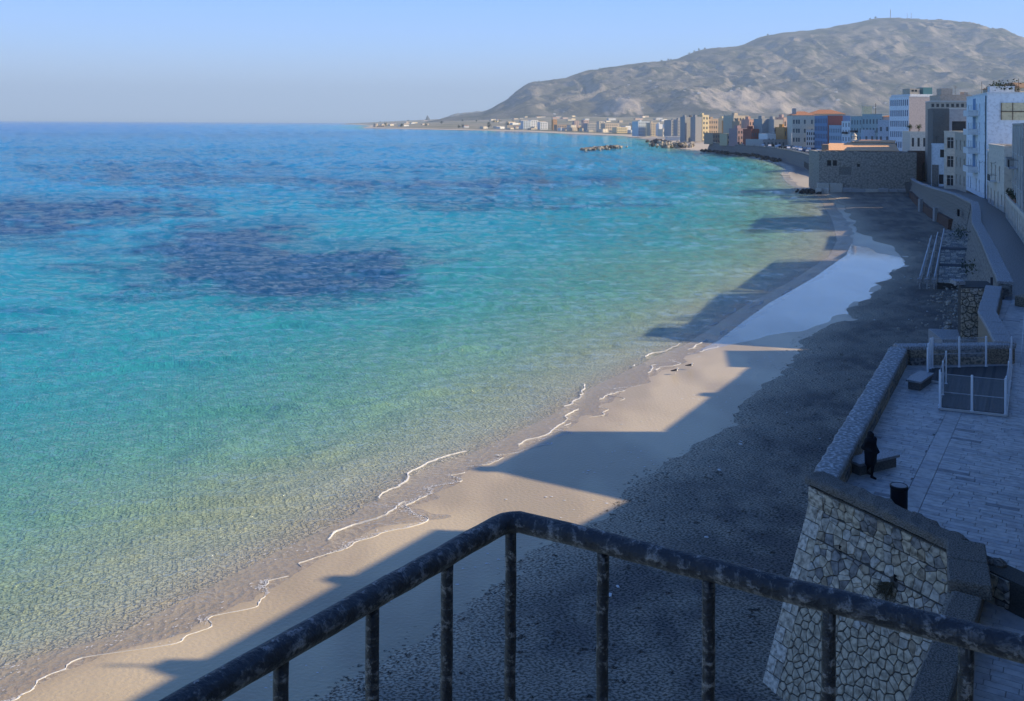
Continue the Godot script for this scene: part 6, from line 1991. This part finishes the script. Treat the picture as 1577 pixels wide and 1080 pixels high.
	var rk := [mat("pale boulder", lin(0.52, 0.45, 0.34), 0.95, tex["stain"], 3.0), mat("tan boulder", lin(0.38, 0.32, 0.235), 0.95, tex["stain"], 3.0), mat("dark boulder", lin(0.06, 0.055, 0.05), 0.9)]
	for i in 190:
		var t := rng.randf()
		var p := Vector2(50.0, 655.0).lerp(Vector2(86.0, 745.0), t) + Vector2(rng.randfn(0, 1.8), rng.randfn(0, 6.0))
		var s := rng.randf_range(0.9, 2.6)
		part("boulder", chamfered(Vector3(s, s * 0.75, s * 0.85), s * 0.2, s * 0.12), rk[2] if rng.randf() < 0.25 else rk[rng.randi() % 2], isl, Transform3D(Basis.from_euler(Vector3(rng.randf(), rng.randf() * TAU, rng.randf())), p3(p.x, p.y, rng.randf_range(-0.1, 1.5) * (1.0 - absf(t - 0.55) * 1.1))))
	var spur := thing("rock_spur", "heap of pale boulders at the left end of the small cove beach", "rocks")
	for i in 110:
		var t := rng.randf()
		var p := Vector2(125.0, 735.0).lerp(Vector2(150.0, 990.0), t * t) + Vector2(rng.randfn(4.0, 4.0 + 3.0 * (1.0 - t)), rng.randfn(0, 5.0))
		var s := rng.randf_range(1.6, 4.2)
		part("boulder", chamfered(Vector3(s, s * 0.75, s * 0.85), s * 0.2, s * 0.12), rk[2] if t > 0.8 or rng.randf() < 0.08 else rk[rng.randi() % 2], spur, Transform3D(Basis.from_euler(Vector3(rng.randf(), rng.randf() * TAU, rng.randf())), p3(p.x, p.y, rng.randf_range(0.3, 3.4 - 2.0 * t))))
	# beach huts behind the cove
	for i in 9:
		single("beach_hut", "small white beach hut in the row behind the cove beach", "hut", chamfered(Vector3(5.0, 3.2, 4.0), 0.2), plaster("white"), p3(188.0 + i * 6.6, 1000.0 - i * 3.0, plain_height(190.0 + i * 6.6, 1000.0) + 1.5), 0.0, "white beach huts behind the cove")
	var pav := thing("beach_pavilion", "pale blue low pavilion left of the white beach huts", "building", p3(166.0, 1010.0, plain_height(175.0, 1010.0)))
	block("hall", Vector3(0, 0, -8), Vector3(16, 4.0, 0), plaster("paleblue"), pav)
	block("roof", Vector3(-1, 4.0, -9), Vector3(17, 4.5, 1), plaster("white"), pav)

# ---------------------------------------------------------------- figures
func blend(a: float, b: float, k: float) -> float:
	var h := clampf(0.5 + 0.5 * (b - a) / k, 0.0, 1.0)
	return lerpf(b, a, h) - k * h * (1.0 - h)

# surface nets over a field of tapered capsules [a, b, ra, rb]
func body_mesh(bones: Array, cell: float, k: float, squash: Vector3 = Vector3.ONE) -> ArrayMesh:
	var lo := Vector3.ONE * 99.0
	var hi := Vector3.ONE * -99.0
	for b in bones:
		for e in [[b[0], b[2]], [b[1], b[3]]]:
			lo = lo.min(e[0] - Vector3.ONE * (e[1] + 0.05))
			hi = hi.max(e[0] + Vector3.ONE * (e[1] + 0.05))
	var n := Vector3i(((hi - lo) / cell).ceil()) + Vector3i.ONE * 2
	var f := PackedFloat32Array()
	f.resize(n.x * n.y * n.z)
	for z in n.z:
		for y in n.y:
			for x in n.x:
				var p := lo + Vector3(x, y, z) * cell
				var v := 9.0
				for b in bones:
					var pa: Vector3 = p - b[0]
					var ba: Vector3 = b[1] - b[0]
					var t := clampf(pa.dot(ba) / maxf(ba.length_squared(), 1e-6), 0.0, 1.0)
					var q: Vector3 = pa - ba * t
					var dd: float = (q / squash).length() - lerpf(b[2], b[3], t)
					v = blend(v, dd, k) if v < 8.0 else dd
				f[(z * n.y + y) * n.x + x] = v
	var at := {}
	var pts := PackedVector3Array()
	for z in n.z - 1:
		for y in n.y - 1:
			for x in n.x - 1:
				var c := Vector3.ZERO
				var m := 0
				for e in [[0, 1], [2, 3], [4, 5], [6, 7], [0, 2], [1, 3], [4, 6], [5, 7], [0, 4], [1, 5], [2, 6], [3, 7]]:
					var a := Vector3i(x + (e[0] & 1), y + ((e[0] >> 1) & 1), z + (e[0] >> 2))
					var b := Vector3i(x + (e[1] & 1), y + ((e[1] >> 1) & 1), z + (e[1] >> 2))
					var fa := f[(a.z * n.y + a.y) * n.x + a.x]
					var fb := f[(b.z * n.y + b.y) * n.x + b.x]
					if (fa < 0.0) != (fb < 0.0):
						c += Vector3(a).lerp(Vector3(b), fa / (fa - fb))
						m += 1
				if m:
					at[(z * n.y + y) * n.x + x] = pts.size()
					pts.append(lo + c / m * cell)
	var st := SurfaceTool.new()
	st.begin(Mesh.PRIMITIVE_TRIANGLES)
	st.set_smooth_group(0)
	var sx := 1
	var sy := n.x
	var sz := n.x * n.y
	for z in range(1, n.z - 1):
		for y in range(1, n.y - 1):
			for x in range(1, n.x - 1):
				var i := (z * n.y + y) * n.x + x
				for ax in [[sx, sy, sz], [sy, sz, sx], [sz, sx, sy]]:
					var here := f[i] < 0.0
					if here != (f[i + ax[0]] < 0.0):
						var q: Array = [at[i - ax[1] - ax[2]], at[i - ax[2]], at[i], at[i - ax[1]]]
						if here:
							quad(st, pts[q[0]], pts[q[1]], pts[q[2]], pts[q[3]])
						else:
							quad(st, pts[q[3]], pts[q[2]], pts[q[1]], pts[q[0]])
	st.index()
	st.generate_normals()
	return st.commit()

func make_figures() -> void:
	# a person in a long dark hooded coat, walking to the right; local +x is the way they face
	var man := thing("person", "person in a long black hooded coat walking past the stone bench", "person", p3(13.15, 34.3, 5.8), -1.05)
	var skin := [
		[Vector3(0.02, 1.50, 0.0), Vector3(0.04, 1.545, 0.0), 0.085, 0.08], [Vector3(0.0, 1.32, 0), Vector3(0.01, 1.48, 0), 0.06, 0.055],
		[Vector3(-0.01, 1.28, 0.0), Vector3(-0.01, 0.95, 0.0), 0.13, 0.13],
		[Vector3(0.0, 0.86, 0.09), Vector3(0.16, 0.47, 0.09), 0.085, 0.06], [Vector3(0.16, 0.47, 0.09), Vector3(0.13, 0.09, 0.10), 0.058, 0.045], [Vector3(0.12, 0.05, 0.10), Vector3(0.30, 0.045, 0.11), 0.05, 0.04],
		[Vector3(0.0, 0.86, -0.09), Vector3(-0.06, 0.47, -0.09), 0.085, 0.06], [Vector3(-0.06, 0.47, -0.09), Vector3(-0.27, 0.12, -0.10), 0.058, 0.045], [Vector3(-0.29, 0.08, -0.10), Vector3(-0.13, 0.04, -0.11), 0.05, 0.04],
		[Vector3(0.16, 0.99, 0.23), Vector3(0.24, 1.00, 0.21), 0.035, 0.03],
	]
	part("body", body_mesh(skin, 0.022, 0.03), mat("dark trousers", lin(0.012, 0.012, 0.014), 0.9), man)
	var coat := [
		[Vector3(-0.01, 1.34, 0.15), Vector3(-0.01, 1.34, -0.15), 0.105, 0.105], [Vector3(-0.01, 1.25, 0.05), Vector3(-0.01, 0.9, 0.05), 0.165, 0.175], [Vector3(-0.01, 1.25, -0.05), Vector3(-0.01, 0.9, -0.05), 0.165, 0.175],
		[Vector3(0.0, 0.9, 0.07), Vector3(0.03, 0.55, 0.08), 0.175, 0.185], [Vector3(0.0, 0.9, -0.07), Vector3(-0.04, 0.55, -0.08), 0.175, 0.185],
		[Vector3(-0.01, 1.33, 0.20), Vector3(-0.10, 1.08, 0.27), 0.085, 0.075], [Vector3(-0.10, 1.08, 0.27), Vector3(0.14, 0.99, 0.23), 0.072, 0.062],
		[Vector3(-0.01, 1.33, -0.20), Vector3(-0.06, 1.06, -0.26), 0.085, 0.075], [Vector3(-0.06, 1.06, -0.26), Vector3(0.12, 0.90, -0.24), 0.072, 0.062],
		[Vector3(-0.045, 1.42, 0.0), Vector3(-0.03, 1.545, 0.0), 0.105, 0.105],
	]
	part("hooded_coat", body_mesh(coat, 0.022, 0.06), mat("black coat", lin(0.010, 0.010, 0.012), 0.85), man)
	# two gulls on the wet sand
	var white := mat("gull white", lin(0.72, 0.72, 0.70), 0.8)
	var dark := mat("gull back", lin(0.03, 0.03, 0.032), 0.8)
	for q in [[12.2, 69.75, 0.06, 0.15, "black backed gull at the very edge of the water"], [13.55, 71.1, 0.1, -0.1, "black backed gull standing on the wet sand near the first gull"]]:
		var g := thing("gull", q[4], "bird", p3(q[0], q[1], q[2]), q[3])
		part("body", body_mesh([[Vector3(-0.16, 0.26, 0), Vector3(0.10, 0.29, 0), 0.06, 0.085], [Vector3(0.12, 0.31, 0), Vector3(0.19, 0.42, 0), 0.05, 0.045], [Vector3(0.19, 0.43, 0), Vector3(0.21, 0.435, 0), 0.048, 0.04], [Vector3(0.03, 0.20, 0.04), Vector3(0.03, 0.02, 0.04), 0.012, 0.01], [Vector3(0.03, 0.20, -0.04), Vector3(0.03, 0.02, -0.04), 0.012, 0.01]], 0.014, 0.03), white, g)
		part("wings", body_mesh([[Vector3(-0.32, 0.27, 0.03), Vector3(0.07, 0.33, 0.045), 0.025, 0.06], [Vector3(-0.32, 0.27, -0.03), Vector3(0.07, 0.33, -0.045), 0.025, 0.06]], 0.014, 0.03), dark, g)
		part("beak", tube([Vector3(0.24, 0.43, 0), Vector3(0.30, 0.42, 0)], 0.011, 5), mat("beak", lin(0.5, 0.33, 0.05), 0.6), g)

# ---------------------------------------------------------------- the scene
func _ready() -> void:
	rng.seed = 20240217
	var cam := Camera3D.new()
	cam.name = "camera"
	cam.projection = Camera3D.PROJECTION_FRUSTUM
	cam.near = 0.1
	cam.far = 60000.0
	cam.size = 2.0 * 0.1 * 540.0 / 1450.0
	cam.frustum_offset = Vector2(0.0, -0.1 * (540.0 - 189.7) / 1450.0)
	cam.position = Vector3(0, EYE, 0)
	cam.rotation.z = 0.0061
	add_child(cam)
	cam.current = true

	var env := Environment.new()
	env.background_mode = Environment.BG_SKY
	var sky := Sky.new()
	# clear winter air: pale at the horizon, quickly deeper blue above
	var sm := PanoramaSkyMaterial.new()
	var by_height := [[-90.0, Color(0.10, 0.16, 0.24)], [-1.0, Color(0.30, 0.40, 0.50)], [0.0, Color(0.42, 0.53, 0.66)], [2.0, Color(0.40, 0.54, 0.72)], [4.5, Color(0.28, 0.48, 0.82)], [8.0, Color(0.17, 0.37, 0.84)], [15.0, Color(0.12, 0.27, 0.62)], [30.0, Color(0.05, 0.155, 0.47)], [55.0, Color(0.025, 0.10, 0.36)], [90.0, Color(0.018, 0.08, 0.31)]]
	var air := Image.create(64, 512, false, Image.FORMAT_RGBF)
	for y in 512:
		var c := look_color(by_height, 90.0 - 180.0 * (y + 0.5) / 512.0)
		for x in 64:
			air.set_pixel(x, y, c)
	sm.panorama = ImageTexture.create_from_image(air)
	sky.sky_material = sm
	env.sky = sky
	env.tonemap_mode = Environment.TONE_MAPPER_LINEAR
	env.tonemap_exposure = 1.7
	env.fog_enabled = true
	env.fog_density = 0.00009
	env.fog_light_color = Color(0.79, 0.90, 1.0)
	env.sdfgi_enabled = true
	env.ssao_enabled = true
	env.ssil_enabled = true
	var we := WorldEnvironment.new()
	we.name = "environment"
	we.environment = env
	add_child(we)

	var sun := DirectionalLight3D.new()
	sun.name = "sun"
	sun.light_color = Color(1.0, 0.92, 0.78)
	sun.light_energy = 1.6
	sun.light_angular_distance = 0.5
	sun.shadow_enabled = true
	add_child(sun)
	sun.look_at_from_position(Vector3(0.857, 0.515, 0.042) * 100.0, Vector3.ZERO)

	box1 = BoxMesh.new()
	box1.size = Vector3.ONE
	n_soft = noise(1, 1.0, FastNoiseLite.TYPE_SIMPLEX, 3)
	n_fine = noise(2, 1.0, FastNoiseLite.TYPE_SIMPLEX, 5)
	n_ridge = noise(3, 1.0, FastNoiseLite.TYPE_SIMPLEX, 4, FastNoiseLite.FRACTAL_RIDGED)
	make_stone_mats()
	make_house_mats()
	make_land()
	make_sea()
	make_beach()
	make_bastion()
	make_square()
	make_square_things()
	make_row_houses()
	make_promenade()
	make_town()
	make_figures()
	make_balcony()
